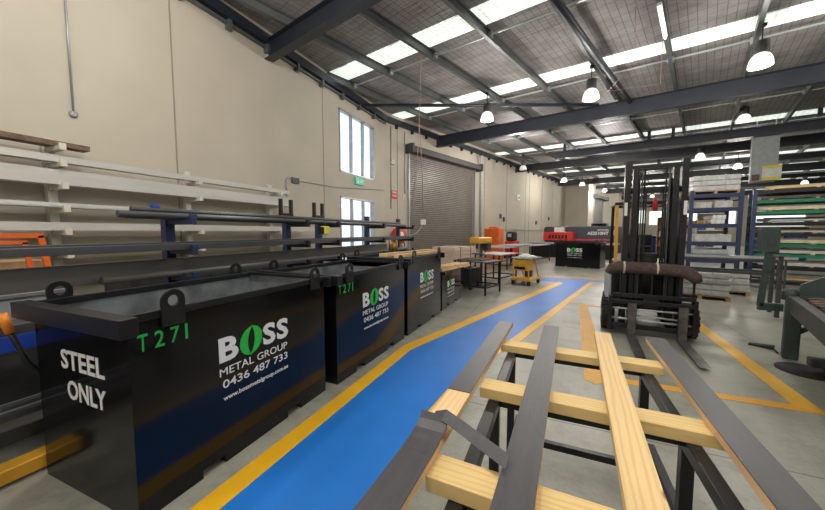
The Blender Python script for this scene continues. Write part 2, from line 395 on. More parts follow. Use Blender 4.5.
# window and glazed door in near wall
def glazed(nm, z0, z1, ndiv, extra=False):
    o = T(nm, '', 'x'); del o['label']; del o['category']; o['kind'] = 'structure'
    y0, y1 = 8.9, 11.12; mb = MB(); f = .05
    mb.box(X0 - .12, X0 + .02, y0, y0 + f, z0, z1).box(X0 - .12, X0 + .02, y1 - f, y1, z0, z1).box(X0 - .12, X0 + .02, y0, y1, z1 - f, z1).box(X0 - .12, X0 + .02, y0, y1, z0, z0 + f)
    for i in range(1, ndiv):
        y = y0 + (y1 - y0) * i / ndiv; mb.box(X0 - .11, X0 + .0, y - .03, y + .03, z0, z1)
    if extra: mb.box(X0 - .11, X0, y0, y1, 1.95, 2.0); mb.box(X0 - .11, X0, y0, y1, 1.0, 1.06)
    mb.build('window_frame' if not extra else 'door_frame', frame_al, o)
    for i in range(ndiv):
        a = y0 + (y1 - y0) * i / ndiv + .03; b = y0 + (y1 - y0) * (i + 1) / ndiv - .03
        MB().box(X0 - .07, X0 - .06, a, b, z0 + f, z1 - f).build('pane', glass, o)
glazed('window_1', 3.6, 5.65, 3); glazed('door_3', 0, 2.8, 3, True)
# daylit translucent panels in the far back wall
for uu, wd, z0, z1 in ((-7.6, 1.6, 2.8, 4.6), (-5.6, 2.3, 2.6, 4.4), (-2.2, 5, 2.2, 4.2), (4.2, 4, 1, 4)):
    MB().box(uu, uu + wd, 54.9, 55, z0, z1).build('window_2', daylit, rz=RZ, kind='structure')

# ---------------------------------------------------------------- floor markings
def marking(poly, mat, z=.002):
    return struct(MB().prism(poly, .0003, z, 'XY').build('floor_marking', mat))
marking([(-1.7, -1.5), (-.98, -1.5), (-.98, 2.4), (-.86, 3.9), (-.52, 4.9), (1.05, 11.6), (3.6, 10.8), (3.8, 11.5), (1.0, 12.2), (-1.3, 12.1), (-1.25, 11.2), (.18, 11.25), (-1.78, 3.98), (-1.78, 2)], bluefloor, .002)
marking([(-1.86, -1.5), (-1.70, -1.5), (-1.76, 3.9), (.25, 11.05), (.13, 11.35), (-1.92, 4.02)], yelfloor, .0035)
marking([(-1.02, -1.5), (-.9, -1.5), (-.88, 2.6), (-.76, 3.9), (-.42, 4.9), (1.10, 11.45), (3.5, 10.65), (3.55, 10.8), (1.02, 11.66), (-.56, 4.95), (-.9, 3.9), (-1.0, 2.6)], yelfloor, .0035)
marking([(-1.3, 12.2), (1.0, 12.3), (3.8, 11.6), (3.85, 11.75), (1.0, 12.5), (-1.3, 12.35)], yelworn, .0035)
marking([(.8, 13.4), (3.2, 12.5), (3.25, 12.65), (.85, 13.55)], yelworn, .0035)
marking([(.43, 3.78), (.60, 3.95), (.66, 7.85), (.50, 7.85), (.33, 3.95), (.33, 3.86)], yelworn, .0035)
marking([(.50, 7.85), (1.4, 7.8), (1.4, 7.9), (.50, 7.97)], yelworn, .0035)
marking([(.36, 3.92), (.36, 4.05), (2.05, 4.07), (2.28, 3.95)], yelworn, .003)
marking([(2.22, 3.92), (2.05, 4.05), (2.22, 7.3), (2.38, 7.3)], yelfloor, .004)

# ================================================================ SKIPS
def skip(lab, loc, L, wd, H, rz=0, tag_text=None, side_text=False, logo=True, small=False):
    """length L runs along local +Y, front (lettered) face looks to local +X"""
    r = T('skip_bin', lab, 'skip bin', loc, rz); t = .012; hx = wd / 2
    def side(x0, x1):
        a, b = .36, L - .52; pts = [(0, .0), (a, 0), (a, .055), (a + .16, .055), (a + .16, 0), (b, 0), (b, .055), (b + .16, .055), (b + .16, 0), (L, 0), (L, H - .02), (0, H - .02)]
        return MB().prism(pts, x0, x1, 'YZ').build('side_panel', black, r)
    side(hx - t, hx); side(-hx, -hx + t)
    MB().box(-hx + t, hx - t, 0, t, 0, H - .02).build('end_panel', black, r)
    MB().box(-hx + t, hx - t, L - t, L, 0, H - .02).build('end_panel', black, r)
    mb = MB()   # inner lining and bottom
    mb.box(-hx + t, hx - t, t, L - t, .10, .112)
    mb.box(-hx + t, -hx + t + .003, t, L - t, .112, H - .03).box(hx - t - .003, hx - t, t, L - t, .112, H - .03)
    mb.box(-hx + t, hx - t, t, t + .003, .112, H - .03).box(-hx + t, hx - t, L - t - .003, L - t, .112, H - .03)
    mb.build('inner_lining', skip_in, r, label='worn grey metal inside')
    mb = MB()
    for y0 in (.36, L - .52):
        y1 = y0 + .16; mb.box(-hx + .02, hx - .02, y0 - .006, y0, 0.005, .06).box(-hx + .02, hx - .02, y1, y1 + .006, 0.005, .06).box(-hx + .02, hx - .02, y0, y1, .056, .066)
    mb.build('fork_pocket', blackm, r)
    mb = MB(); rh = .1 if not small else .07; e = .07 if not small else .03
    mb.box(-hx - .09, hx + .075, -e, .015, H - rh, H).box(-hx - .04, hx + .075, L - .015, L + .02, H - rh, H)
    mb.box(hx - .03, hx + .006, .015, L - .015, H - .045, H).box(-hx - .006, -hx + .03, .015, L - .015, H - .045, H)
    mb.build('rim', blackm, r, bevel=.004)
    def lug(x, y):
        mb = MB(); o = .065; n = 12; outer = [(-o, -.1), (o, -.1), (o, .04)] + [(o * cos(a), .04 + o * sin(a)) for a in [pi * k / n for k in range(1, n)]] + [(-o, .04)]
        # plate with a round hole : ring of quads above a base plate
        m = len(outer)
        mb.prism([(-o, -.1), (o, -.1), (o, .0), (-o, .0)], -.008, .008, 'YZ')
        N = 20; Rr = .032; cz = .045
        ins, outs = [], []
        for k in range(N):
            a = 2 * pi * k / N; c, s_ = cos(a), sin(a)
            if s_ >= 0: q = (o * c, cz + o * s_)
            else:
                sc = min(o / abs(c) if abs(c) > 1e-6 else 9, cz / abs(s_)); q = (sc * c, cz + sc * s_)
            outs.append(q); ins.append((Rr * c, cz + Rr * s_))
        for k in range(N):
            j = (k + 1) % N; mb.prism([outs[k], outs[j], ins[j], ins[k]], -.008, .008, 'YZ')
        ob = mb.build('lifting_lug', blackm, r); ob.location = (x, y, H)
    s_ = .8 if small else 1
    if not small:
        for x in (hx + .016, -hx - .016):
            for y in ((.22 if x > 0 else .13), L - .15): lug(x, y)
    if tag_text: 
        wds = .035
        for i, ch in enumerate(tag_text):
            text('stencilled_number', ch, (hx, .04 + i * .083, H - .21), (0, 1, 0), (0, 0, 1), (.05 if ch != '1' else .016), .095, letterg, r, bold=.01)
    if logo: logo_on(r, hx, .50, H, L)
    if side_text:
        text('lettering', 'STEEL', (-.20, 0, .775), (1, 0, 0), (0, 0, 1), .46, .12, letterw, r, bold=.022)
        text('lettering', 'ONLY', (-.15, 0, .59), (1, 0, 0), (0, 0, 1), .41, .12, letterw, r, bold=.022)
    return r
def logo_on(r, x, y, H, L, k=1.0, zt=None):
    z0 = (H - .45) if zt is None else zt; E = ((0, 1, 0), (0, 0, 1))
    text('lettering', 'B', (x, y, z0), *E, .15 * k, .17 * k, letterw, r, bold=.035)
    text('lettering', 'S', (x, y + .37 * k, z0), *E, .125 * k, .17 * k, letterw, r, bold=.035)
    text('lettering', 'S', (x, y + .51 * k, z0), *E, .125 * k, .17 * k, letterw, r, bold=.035)
    cy, cz = y + .262 * k, z0 + .085 * k; a, b = .098 * k, .104 * k; N = 18
    for sg in (0, 1):    # two leaf crescents forming the O
        mb = MB(); o, i_ = [], []
        for j in range(N + 1):
            th = -pi * .46 + (pi * .98) * j / N
            w_ = sin(pi * j / N) ** .6
            py, pz = a * cos(th), b * sin(th); qy, qz = py - .068 * k * w_, pz - .006 * k * w_ + .012 * k * (j / N)
            if sg: py, pz, qy, qz = -py, -pz, -qy, -qz
            sh = .12; o.append((cy + py + sh * pz, cz + pz)); i_.append((cy + qy + sh * qz, cz + qz))
        for j in range(N):
            if j in (0, N - 1):
                pts = [o[j], o[j + 1], i_[j + 1]] if j == 0 else [o[j], o[j + 1], i_[j]]
            else: pts = [o[j], o[j + 1], i_[j + 1], i_[j]]
            mb.prism(pts, x + .0006, x + .0026, 'YZ')
        mb.build('leaf_emblem', leafg, r)
    text('lettering', 'METAL GROUP', (x, y, z0 - .095 * k), *E, .62 * k, .055 * k, letterw, r)
    text('lettering', '0436 487 733', (x, y + .02 * k, z0 - .185 * k), *E, .60 * k, .058 * k, letterw, r, bold=.004)
    text('lettering', 'www.bossmetalgroup.com.au', (x, y + .02 * k, z0 - .28 * k), *E, .60 * k, .042 * k, letterw, r, bold=.012)
skip('large black skip bin nearest the camera, lettered STEEL ONLY on its end', (-2.535, .885, 0), 1.63, 1.0, 1.16, rz=R(2), tag_text='T271', side_text=True)
s2 = skip('second black skip bin along the row, standing just beyond the STEEL ONLY skip', (-2.54, 2.67, 0), 1.63, .98, 1.16, tag_text='T271')
s3 = skip('third black skip bin along the row, with timber lying over its back rim', (-2.54, 4.42, 0), 1.55, .98, 1.2)
s4 = skip('low small black skip bin at the far end of the row, timber on top', (-2.46, 6.12, 0), 1.4, .78, .80, small=True, logo=False)
logo_on(s4, .39, .35, .8, 1.4, .8, .43)
sb = skip('lone black skip bin far across the floor in front of the punching machine', (.16, 17.0, 0), 1.85, 1.0, 1.15, rz=R(-90) + RZ)

# ================================================================ TRESTLE with planks
tr = T('steel_trestle', 'black box-section steel trestle frame carrying timbers and planks in the foreground', 'trestle', (0, 0, 0))
LX, RX = -.245, .49
for x in (LX, RX):
    for y in (2.19, 1.53, .90, .30): MB().box(x - .022, x + .022, y - .022, y + .022, 0.005, .765).build('leg', blackm, tr, bevel=.003)
    MB().box(x - .024, x + .024, .2, 2.26, .766, .814).build('top_rail', blackm, tr, bevel=.003)
for x in (LX + .05, RX + .05): MB().box(x - .02, x + .02, .28, 2.22, .32, .36).build('lower_rail', blackm, tr, bevel=.003)
for y in (2.19, 1.53, .90): MB().box(LX + .024, RX - .024, y - .024, y + .024, .775, .813).build('cross_rail', blackm, tr, bevel=.003)
for y in (2.19, .30, 1.2): MB().box(LX + .022, RX - .022, y - .02, y + .02, .20, .24).build('lower_cross_rail', blackm, tr, bevel=.003)
for y, h, lab in ((2.18, .046, 'sawn pine crosspiece at the far end of the black trestle'), (1.53, .05, 'sawn pine crosspiece across the middle of the black trestle'), (.905, .05, 'thick sawn pine crosspiece at the near end of the black trestle')):
    ln = .43 if y > 1 else .42
    o = MB().box(-.43, .44 if y != 1.53 else .46, -.055, .055, 0, h).build('timber_crosspiece', pineX, bevel=.003)
    o.location = (.12 if y > 1 else .09, y, .814); o.rotation_euler.z = R(-1.5)
    tag(o, lab, 'timber', 'pine crosspieces on the trestle')
PZ = .865
def plank(lab, xa, ya, xb, yb, dark=True, wd=.1):
    L = sqrt((xb - xa) ** 2 + (yb - ya) ** 2); th = -math.atan2(xb - xa, yb - ya)
    r = T('timber_plank', lab, 'plank', (xa, ya, PZ), th, 'planks laid along the trestle')
    MB().box(-wd / 2, wd / 2, 0, L, 0, .032 if dark else .035).build('core' if dark else 'board', pinelight if dark else pineY, r, bevel=.002)
    return r, L
r, L = plank('charcoal-faced plank on the right edge of the trestle', .565, .35, .62, 2.57)
MB().box(-.051, .051, -.0, L + .002, .032, .036).build('laminate_strip', lam, r)
r, L = plank('bare knotty pine plank, the only one without dark facing', .2, .3, .315, 2.56, False, .098)
r, L = plank('charcoal-faced plank in the middle, left of the bare pine plank', -.10, .35, -.012, 2.58)
MB().box(-.051, .051, 0, L + .002, .032, .036).build('laminate_strip', lam, r)
r, L = plank('leftmost plank with its charcoal facing cut and peeling to bare wood', -.405, .3, -.335, 2.56)
MB().box(-.051, .051, 1.045, L + .002, .032, .036).build('laminate_strip', lam, r, label='charcoal facing on the far half')
prof = [(.0, .0325), (.60, .0325), (.66, .036), (.71, .045), (.745, .058), (.765, .075)]
mb = MB(); mb.prism([(a, b) for a, b in prof] + [(a - .003 * (i > 1), b + .004) for i, (a, b) in list(enumerate(prof))[::-1]], -.054, .052, 'YZ')
mb.build('peeling_laminate_strip', lam, r)
mb = MB(); P_ = [(-.395, 1.07, .925), (-.35, 1.062, .945), (-.27, 1.02, .94), (-.19, .985, .926), (-.115, .95, .916)]
A = [mb.b.verts.new((p[0] + .0, p[1] - .018, p[2] - .012)) for p in P_]; B = [mb.b.verts.new((p[0] + .005, p[1] + .018, p[2] + .012)) for p in P_]
for i in range(len(P_) - 1): mb.b.faces.new((A[i], A[i + 1], B[i + 1], B[i]))
o = mb.build('offcut_strip', lam); sol = o.modifiers.new('thick', 'SOLIDIFY'); sol.thickness = .003
tag(o, 'narrow charcoal strip curling from the leftmost plank under the middle one', 'strip')

# ================================================================ FORKLIFT
f = T('forklift', 'black forklift with raised twin masts and brown padding roll, facing the camera', 'forklift', (1.33, 5.85, 0), R(-4))
for sx in (-1, 1):
    MB().box(sx * .345 - .04, sx * .345 + .04, .05, .20, .10, 2.66).build('outer_mast_rail', blackm, f, bevel=.006)
    MB().box(sx * .245 - .035, sx * .245 + .035, .06, .18, .16, 2.58).build('inner_mast_rail', blackm, f, bevel=.006)
    MB().tube([(sx * .195, .2, .2), (sx * .195, .2, 2.4)], .028).build('lift_cylinder', blackm, f)
    MB().tube([(sx * .13, .10, .5), (sx * .13, .10, 2.55)], .012).tube([(sx * .10, .10, .5), (sx * .105, .10, 2.2)], .010).build('hydraulic_hose', rubber, f)
    MB().box(sx * .165 - .008, sx * .165 + .008, .05, .07, .3, 2.55).build('lift_chain', machgrey, f)
    MB().box(sx * .36 - .02, sx * .36 + .02, .046, .0495, 1.85, 2.05).build('label_plate', paper, f)
    # fork : upright + blade
    fx = -.24 if sx < 0 else .37
    mb = MB(); mb.prism([(-.14, .0 + .03), (-.14, .52), (-.095, .52), (-.095, .085), (-.16, .045), (-1.1, .035), (-1.15, .03), (-.2, .022)][::-1], fx - .055, fx + .055, 'YZ')
    mb.build('fork', M('worn_fork_steel', (.13, .125, .12), .4, .6, .4, 8), f, bevel=.003)
    # tyre
    tb = MB(); tb.lathe([(.20, -.09), (.235, -.085), (.25, -.05), (.25, .05), (.235, .085), (.20, .09)], (sx * .53, .33, .25), 28, axis='X')
    for k_ in range(16):
        a = 2 * pi * k_ / 16; mt = Matrix.Translation((sx * .53, .33, .25)) @ Matrix.Rotation(a, 4, 'X'); tb.box(-.085, .085, -.02, .02, .24, .262, 0, mt)
    ty = tb.build('front_tyre', rubber, f)
    MB().lathe([(.05, -.095), (.15, -.08), (.15, .08), (.05, .095)], (sx * .53, .33, .25), 20, axis='X').build('wheel_hub', lightgrey, f)
    MB().lathe([(.1, -.08), (.2, -.08), (.2, .08), (.1, .08)], (sx * .46, 1.65, .2), 20, axis='X').build('rear_tyre', rubber, f)
for q in ((-.38, .38, .06, .18, 2.56, 2.61), (-.33, .33, .19, .22, 2.2, 2.28), (-.33, .33, .19, .22, 1.2, 1.27), (-.45, .45, .14, .22, .42, .52)): MB().box(*q).build('mast_crossmember', blackm, f, bevel=.005)
mb = MB(); mb.box(-.52, .52, -.08, -.03, .50, .56).box(-.52, .52, -.08, -.03, .12, .19); mb.box(-.54, -.49, -.1, .04, .08, .62).box(.49, .54, -.1, .04, .08, .62)
mb.box(-.1, .1, -.06, .05, .46, .62); mb.build('fork_carriage', blackm, f, bevel=.005)
MB().tube([(-.5, -.05, .42), (.5, -.05, .42)], .016).tube([(-.24, -.055, .34), (.36, -.055, .31)], .014).tube([(-.5, -.03, .26), (.5, -.03, .24)], .018).build('side_shift_cylinder', galv, f)
mb = MB(); mb.box(-.50, .52, -.06, -.03, .60, .66).box(-.50, .50, -.06, -.03, 1.0, 1.04)
for x in (-.5, -.36, -.2, .0, .17, .33, .49): mb.box(x - .013, x + .013, -.055, -.035, .62, 1.04)
mb.build('load_backrest', blackm, f, bevel=.003)
pt = [(-.56, -.05, .96), (-.52, -.06, 1.04), (-.42, -.06, 1.07), (-.2, -.06, 1.06), (.1, -.06, 1.05), (.33, -.06, 1.04), (.43, -.07, 1.0), (.49, -.08, .95), (.52, -.08, .89)]
o = MB().tube(pt, [.055, .075, .085, .09, .088, .09, .088, .08, .055], 14).build('padding_roll', brownm, f, label='brown fabric roll tied along the backrest')
for p in (-.36, .05): MB().lathe([(.093, -.012), (.095, 0), (.093, .012)], (p, -.06, 1.06), 16, axis='X').build('tie_band', tapem, o)
mb = MB(); mb.box(-.44, .44, .6, 1.9, .28, .75).box(-.42, .42, 1.3, 2.0, .7, 1.05).box(-.48, .48, .45, .7, .3, .95); mb.build('body', blackm, f, bevel=.03)
MB().box(-.52, -.45, .55, 1.75, .35, .98).build('side_panel', lightgrey, f, bevel=.02, label='pale grey side panel')
MB().box(-.44, .44, 1.9, 2.15, .2, .95).build('counterweight', blackm, f, bevel=.04)
mb = MB(); mb.box(-.22, .22, 1.05, 1.45, 1.0, 1.1).box(-.2, .2, 1.4, 1.5, 1.1, 1.55); mb.build('seat', rubber, f, bevel=.03)
MB().box(-.16, .16, .62, .78, .9, 1.25).build('dashboard', machgrey, f, bevel=.02)
MB().lathe([(.13, -.012), (.155, 0), (.13, .012)], (-.05, .85, 1.35), 20).tube([(-.05, .85, 1.34), (-.05, .72, 1.1)], .02).build('steering_wheel', rubber, f)
for x in (-.42, .42):
    MB().bar((x, .62, .85), (x, .85, 2.08), .05, .05, up=(1, 0, 0)).build('guard_post', yellow if x < 0 else blackm, f, **({'label': 'yellow overhead guard post'} if x < 0 else {}))
    MB().bar((x, 1.85, .9), (x, 1.7, 2.08), .05, .05, up=(1, 0, 0)).build('guard_post', blackm, f)
mb = MB(); mb.box(-.45, .45, .82, .88, 2.07, 2.12).box(-.45, .45, 1.66, 1.72, 2.07, 2.12)
for x in (-.42, -.25, -.08, .08, .25, .42): mb.box(x - .02, x + .02, .85, 1.7, 2.07, 2.11)
mb.build('overhead_guard', blackm, f, bevel=.004)
e = MB().lathe([(.02, 0), (.036, .01), (.036, .17), (.02, .20), (.012, .21), (.012, .24)], (.12, .80, 1.95), 14).build('fire_extinguisher', red, f, label='small red fire extinguisher')

# ================================================================ LIGHT FITTINGS
def lamp_proto(lit, lab):
    r = T('high_bay_lamp', lab, 'lamp', (0, 0, 0), 0, 'lit bell-shaped high bay lamps' if lit else None)
    MB().tube([(0, 0, .85), (0, 0, .55)], .012).box(-.05, .05, -.05, .05, .84, .9).build('hanger', blackm, r)
    MB().lathe([(.05, .26), (.11, .27), (.13, .30), (.13, .52), (.08, .55), (.02, .56)], (0, 0, 0), 18).build('ballast_housing', machgrey, r)
    MB().lathe([(.20, -.005), (.21, 0), (.205, .07), (.185, .15), (.15, .22), (.09, .27), (.03, .275)], (0, 0, 0), 24).build('diffuser', lampglow if lit else lampdim, r)
    return r
def hang(proto, x, y, z, lab, first):
    o = proto if first else copy_tree(proto); o.location = (x, y, z); o['label'] = lab
    return o
P1 = lamp_proto(True, '')
names = [(4.04, 9.95, 5.28, 'lit bell lamp nearest the camera, at the top right'),
 (.77, 10.45, 5.28, 'lit bell lamp in the middle of the nearest lamp row'),
 (-2.2, 11.0, 5.28, 'lit bell lamp hanging before the rafter by the roller door, leftmost of its row'),
 (.42, 26.4, 5.3, 'lit bell lamp hanging near the end of the long left wall'),
 (1.79, 29.4, 5.3, 'small lit bell lamp just in front of the return wall panel'),
 (3.92, 34.2, 5.3, 'tiny lit bell lamp farthest back left of the forklift mast'),
 (9.5, 25.0, 5.3, 'lit bell lamp above the wrapped bundle on the blue racking'),
 (17.4, 35.3, 5.3, 'lit bell lamp far back right of the hanging white duct'),
 (6.35, 16.5, 5.75, 'bright lamp tucked up under the beam left of the hanging duct'),
 (6.7, 21.6, 5.4, 'lit lamp seen just right of the forklift mast top'),
 (7.6, 40, 5.3, 'far lamp seen between the two forklift masts, left'),
 (9.0, 41, 5.2, 'far lamp seen between the two forklift masts, right')]
for i, (x, y, z, lab) in enumerate(names):
    hang(P1, x, y, z, lab, i == 0)
P2_ = lamp_proto(False, 'unlit pale bell lamp hanging before the cream wall beyond the roller door'); P2_.location = (-1.92, 20.57, 5.3)
LP = [(4.04, 9.95), (.77, 10.45), (-2.2, 11.0), (.42, 26.4), (9.5, 25), (3.92, 34.2), (-1.92, 17.0), (7.5, 9.4)]  # at lamp fittings, except the last two, added where none hangs
LP += [W(a, b)[:2] for a in (-4.2, -1.6, 1.0, 4.3) for b in (.9, )] + [W(-3.6, -4.0)[:2], W(0, -4)[:2]] + [W(a, b)[:2] for a, b in ((-4, 19.5), (-4, 37.5), (1, 37.5), (-4, 46), (1, 46))]  # added fill lights without fittings: over and behind the camera, deep in the hall
for x, y in LP:
    l = bpy.data.lights.new('lamp_and_fill_light', 'POINT'); l.energy = LAMP_FILL_W * (1.5 if y > 15 else 1); l.shadow_soft_size = .2; l.color = (1, .95, .88)
    o = bpy.data.objects.new('lamp_and_fill_light', l); C.objects.link(o); o.location = (x, y, 5.05)
ft = T('fluorescent_light', 'glowing fluorescent batten fixed under a roof purlin at the top', 'light', W(-.86, 8.95, 6.04), RZ)
MB().box(-.04, .04, -.7, .7, .03, .09).build('housing', white, ft)
MB().tube([(0, -.68, .0), (0, .68, .0)], .022).build('tube', tubeglow, ft)
# thin hanging wires and pendant socket
tag(MB().tube([(1.35, 8.2, 6.2), (1.42, 8.3, 5.2), (1.05, 9.3, 5.0), (2.15, 9.6, 5.1), (2.15, 9.6, 6.2)], .007, 5).build('hanging_wire', pink), 'thin pinkish wire loop hanging under the rafter below the fluorescent batten', 'wire')
pd = T('pendant_socket', 'white power socket box hanging on twisted pink cable before the roller door', 'socket', (-3.25, 8.0, 1.86))
MB().box(-.06, .06, -.05, .05, -.07, .07).build('socket_box', white, pd, bevel=.01)
MB().tube([(0, 0, .07), (-.02, 0, 1.2), (-.14, .05, 2.6), (-.08, .05, 4.47)], .009, 6).tube([(-.12, 0, 2.6), (-.2, .05, 1.5), (-.35, .1, .55), (-.42, .1, -.1)], .007, 6).build('cable', pink, pd)
MB().tube([(-.02, 0, -.06), (-.10, .05, -.16), (-.25, .1, -.3), (-.5, .2, -.36)], .008, 6).build('lead', white, pd)
# ================================================================ BAR RACK behind the skips
br = T('bar_rack', 'navy blue upright posts with short arms behind the skips, holding dark steel lengths', 'rack', (-3.72, 0, 0))
PY = (2.05, 3.68, 4.4, 5.95, 7.45)
for i, y in enumerate(PY):
    p = MB().box(-.045, .045, y - .045, y + .045, .012, 1.93 if i > 2 else 1.80).box(-.2, .45, y - .05, y + .05, 0, .012).build('post', navy, br, bevel=.004)
    for z in (1.70, 1.40, 1.126):
        MB().bar((.045, y, z), (.44, y, z + .0), .05, .05).box(.40, .445, y - .03, y + .03, z + .025, z + .075).build('arm', blackm if i else navy, p, bevel=.003)
    if i in (1, 2):
        mb = MB(); mb.box(-.03, .03, y - .12, y + .12, 1.84, 1.88).box(-.02, .02, y - .03, y + .03, 1.80, 1.86)
        mb.box(-.025, .025, y - .12, y - .08, 1.88, 2.09).box(-.025, .025, y + .08, y + .12, 1.88, 2.09); mb.build('fork_head', blackm, p, bevel=.003)
G_ = 'dark steel lengths on the blue post rack'
def length(nm, lab, x0, x1, y0, y1, z0, z1, mat, kind='box', grp=None):
    if kind == 'box':
        o = MB().box(-(x1 - x0) / 2, (x1 - x0) / 2, 0, y1 - y0, 0, z1 - z0).build(nm, mat, bevel=.002)
    elif kind == 'pipe':
        r = (x1 - x0) / 2; o = MB().tube([(0, 0, r), (0, y1 - y0, r)], r, 12).build(nm, mat)
    else:   # channel, open towards +x
        w_, h, t_ = x1 - x0, z1 - z0, .008
        o = MB().prism([(w_ / 2, 0), (w_ / 2, h), (-w_ / 2, h), (-w_ / 2, h - t_), (w_ / 2 - t_, h - t_), (w_ / 2 - t_, t_), (-w_ / 2, t_), (-w_ / 2, 0)], 0, y1 - y0, 'XZ').build(nm, mat)
    o.location = ((x0 + x1) / 2, y0, z0); return tag(o, lab, 'steel length', grp)
for i, (x, r, z, y0) in enumerate(((-3.64, .03, 1.726, 1.70), (-3.57, .03, 1.726, 1.62), (-3.50, .03, 1.726, 1.75), (-3.60, .025, 1.787, 1.68), (-3.42, .03, 1.726, 1.5))):
    o = length('steel_pipe', ['thin black pipe in the bundle on the top arms of the blue post rack'][0], x - r, x + r, y0, 7.6 - .1 * i, z, z, darkbar, 'pipe', 'black pipes on the top arms of the blue post rack')
for i, (x0, x1, h) in enumerate(((-3.66, -3.58, .06), (-3.55, -3.47, .075), (-3.44, -3.34, .06))):
    length('steel_tube', ['wall-side', 'middle', 'aisle-side'][i] + ' one of three dark square tubes on middle arms of the blue post rack', x0, x1, -.9 + .2 * i, 7.6, 1.426, 1.426 + h, darkbar, 'box', 'dark square tubes on the middle arms of the blue post rack')
length('steel_channel', 'deep dull grey steel channel on the lowest arms of the blue post rack', -3.66, -3.58, -1.2, 6.6, 1.152, 1.33, greybar, 'channel')
length('steel_pipe', 'round grey pipe in front of the deep channel on the lowest rack arms', -3.54, -3.47, 1.4, 7.5, 1.152, 1.1, greybar, 'pipe')
length('steel_angle', 'thin dark bar at the outer edge of the lowest rack arms', -3.42, -3.37, 2.0, 6.4, 1.152, 1.19, darkbar)
yb = T('lever_hoist', 'yellow lever hoist hanging between the third blue post and its neighbour', 'hoist', (-3.30, 4.05, 1.62))
MB().box(-.04, .04, -.07, .07, -.06, .07).build('hoist_body', signyel, yb, bevel=.015)
MB().tube([(0, 0, .05), (0, 0, .16)], .01).build('hook', blackm, yb)
MB().box(-.045, .045, -.10, -.07, -.05, .06).build('end_cap', blackm, yb)
tag(MB().lathe([(.03, 0), (.07, 0), (.07, .06), (.03, .06)], (-6.22, 3.25, 2.001), 14).build('tape_roll', bluep), 'small blue roll on the fourth wall rack level behind the first blue post', 'roll')
# ================================================================ WALL RACK
wr = T('cantilever_rack', 'cream painted cantilever rack bolted along the near left wall', 'rack', (-6.56, 0, 0))
for y in (-.9, 2.12, 3.95, 5.9):
    p = MB().box(0, .10, y - .05, y + .05, 0, 2.9 if y < 3 else 2.75).build('post', cream, wr, bevel=.004)
    for z in (2.76, 2.54, 2.24, 1.93, 1.62, 1.30, .98):
        if z > 2.7 and y > 3: continue
        MB().box(.10, .46, y - .035, y + .035, z - .06, z).box(.46, .49, y - .035, y + .035, z - .06, z + .03).build('arm', cream, p, bevel=.003)
WB = [('long_channel', 'rough rust-edged beam on the topmost arm of the cream wall rack', -6.4, -6.2, -2, 2.45, 2.761, 2.83, rusty, 'box'),
 ('long_channel', 'white channel on the second arm level of the cream wall rack', -6.3, -6.15, -2, 6.2, 2.541, 2.63, whitesteel, 'channel'),
 ('long_channel', 'deepest white beam on the cream wall rack, third level down', -6.35, -6.15, -2, 6.3, 2.241, 2.44, whitesteel, 'channel'),
 ('long_channel', 'thin pale channel on the fourth level of the cream wall rack', -6.35, -6.2, -2, 7.4, 1.931, 2.0, whitesteel, 'channel'),
 ('long_channel', 'flat grey length in front on the fourth wall rack level', -6.195, -6.12, -1.5, 6.0, 1.931, 1.955, galv, 'box'),
 ('long_channel', 'white channel on the fifth level of the cream wall rack', -6.3, -6.12, -2, 7.2, 1.621, 1.73, whitesteel, 'channel'),
 ('long_channel', 'white beam on the sixth level of the wall rack, seen between dark bars', -6.3, -6.12, -2, 7.3, 1.301, 1.42, whitesteel, 'channel'),
 ('long_channel', 'white beam on the lowest level of the wall rack', -6.3, -6.12, -2, 7.3, .981, 1.12, whitesteel, 'box')]
for n_, lab, x0, x1, y0, y1, z0, z1, mt, kd in WB: length(n_, lab, x0, x1, y0, y1, z0, z1, mt, kd)
# ---------------------------------------------------------------- clutter between rack and wall, far left
of = T('trestle_frame', 'bright orange tubular frame stand at the left edge under the wall rack', 'stand', (-5.2, .6, 0))
mb = MB(); mb.bar((0, -1.2, 1.56), (0, 1.0, 1.56), .05, .05).bar((0, -1.2, 1.49), (0, .88, 1.49), .04, .04); mb.build('top_rail', orange, of)
MB().bar((0, .98, 1.56), (0, 1.15, 0), .05, .05, up=(1, 0, 0)).build('leg', orange, of)
MB().bar((0, .86, 1.49), (0, 1.02, 0), .04, .04, up=(1, 0, 0)).build('leg', orange, of)
MB().bar((0, -1.18, 1.56), (0, -1.3, 0), .05, .05, up=(1, 0, 0)).build('leg', orange, of)
cr = T('timber_crate', 'rough wooden crate behind the orange frame at the left edge', 'crate', (-5.75, .9, .0))
mb = MB()
for z in (.0, .22, .44, .66, .88, 1.1): mb.box(-.3, .3, -1.2, .8, z, z + .17)
mb.build('slats', wood, cr)
for y in (-1.1, -.2, .7): MB().box(.3, .33, y - .05, y + .05, 0, 1.27).build('batten', wood, cr)
gb = T('grey_cabinet', 'pale grey steel cabinet low behind the STEEL ONLY skip', 'cabinet', (-4.75, .5, 0))
MB().box(-.25, .25, -1, 1.0, .78, 1.0).build('drawer_unit', lightgrey, gb, bevel=.01); MB().box(-.25, .25, -1, 1.0, .03, .78).build('plinth', machgrey, gb); MB().box(-.27, .27, -1.02, 1.02, 1.0, 1.03).build('top', frame_al, gb)
tag(MB().box(-5.0, -4.9, 2.1, 5.6, 1.02, 1.14).build('white_board', paper), 'long white board edge lying behind the blue post rack', 'board')
MB().box(-5.2, -4.6, 2.1, 5.6, .02, 1.02).build('work_bench', machgrey, label='dark bench under the long white board behind the blue post rack', category='bench')
bt = T('steel_stand', 'bright blue low stand carrying bars at the left edge beside the skip', 'stand', (-3.62, 0, 0))
MB().box(-.06, .0, -.8, 1.9, .72, .84).build('rail', bluep, bt, bevel=.004)
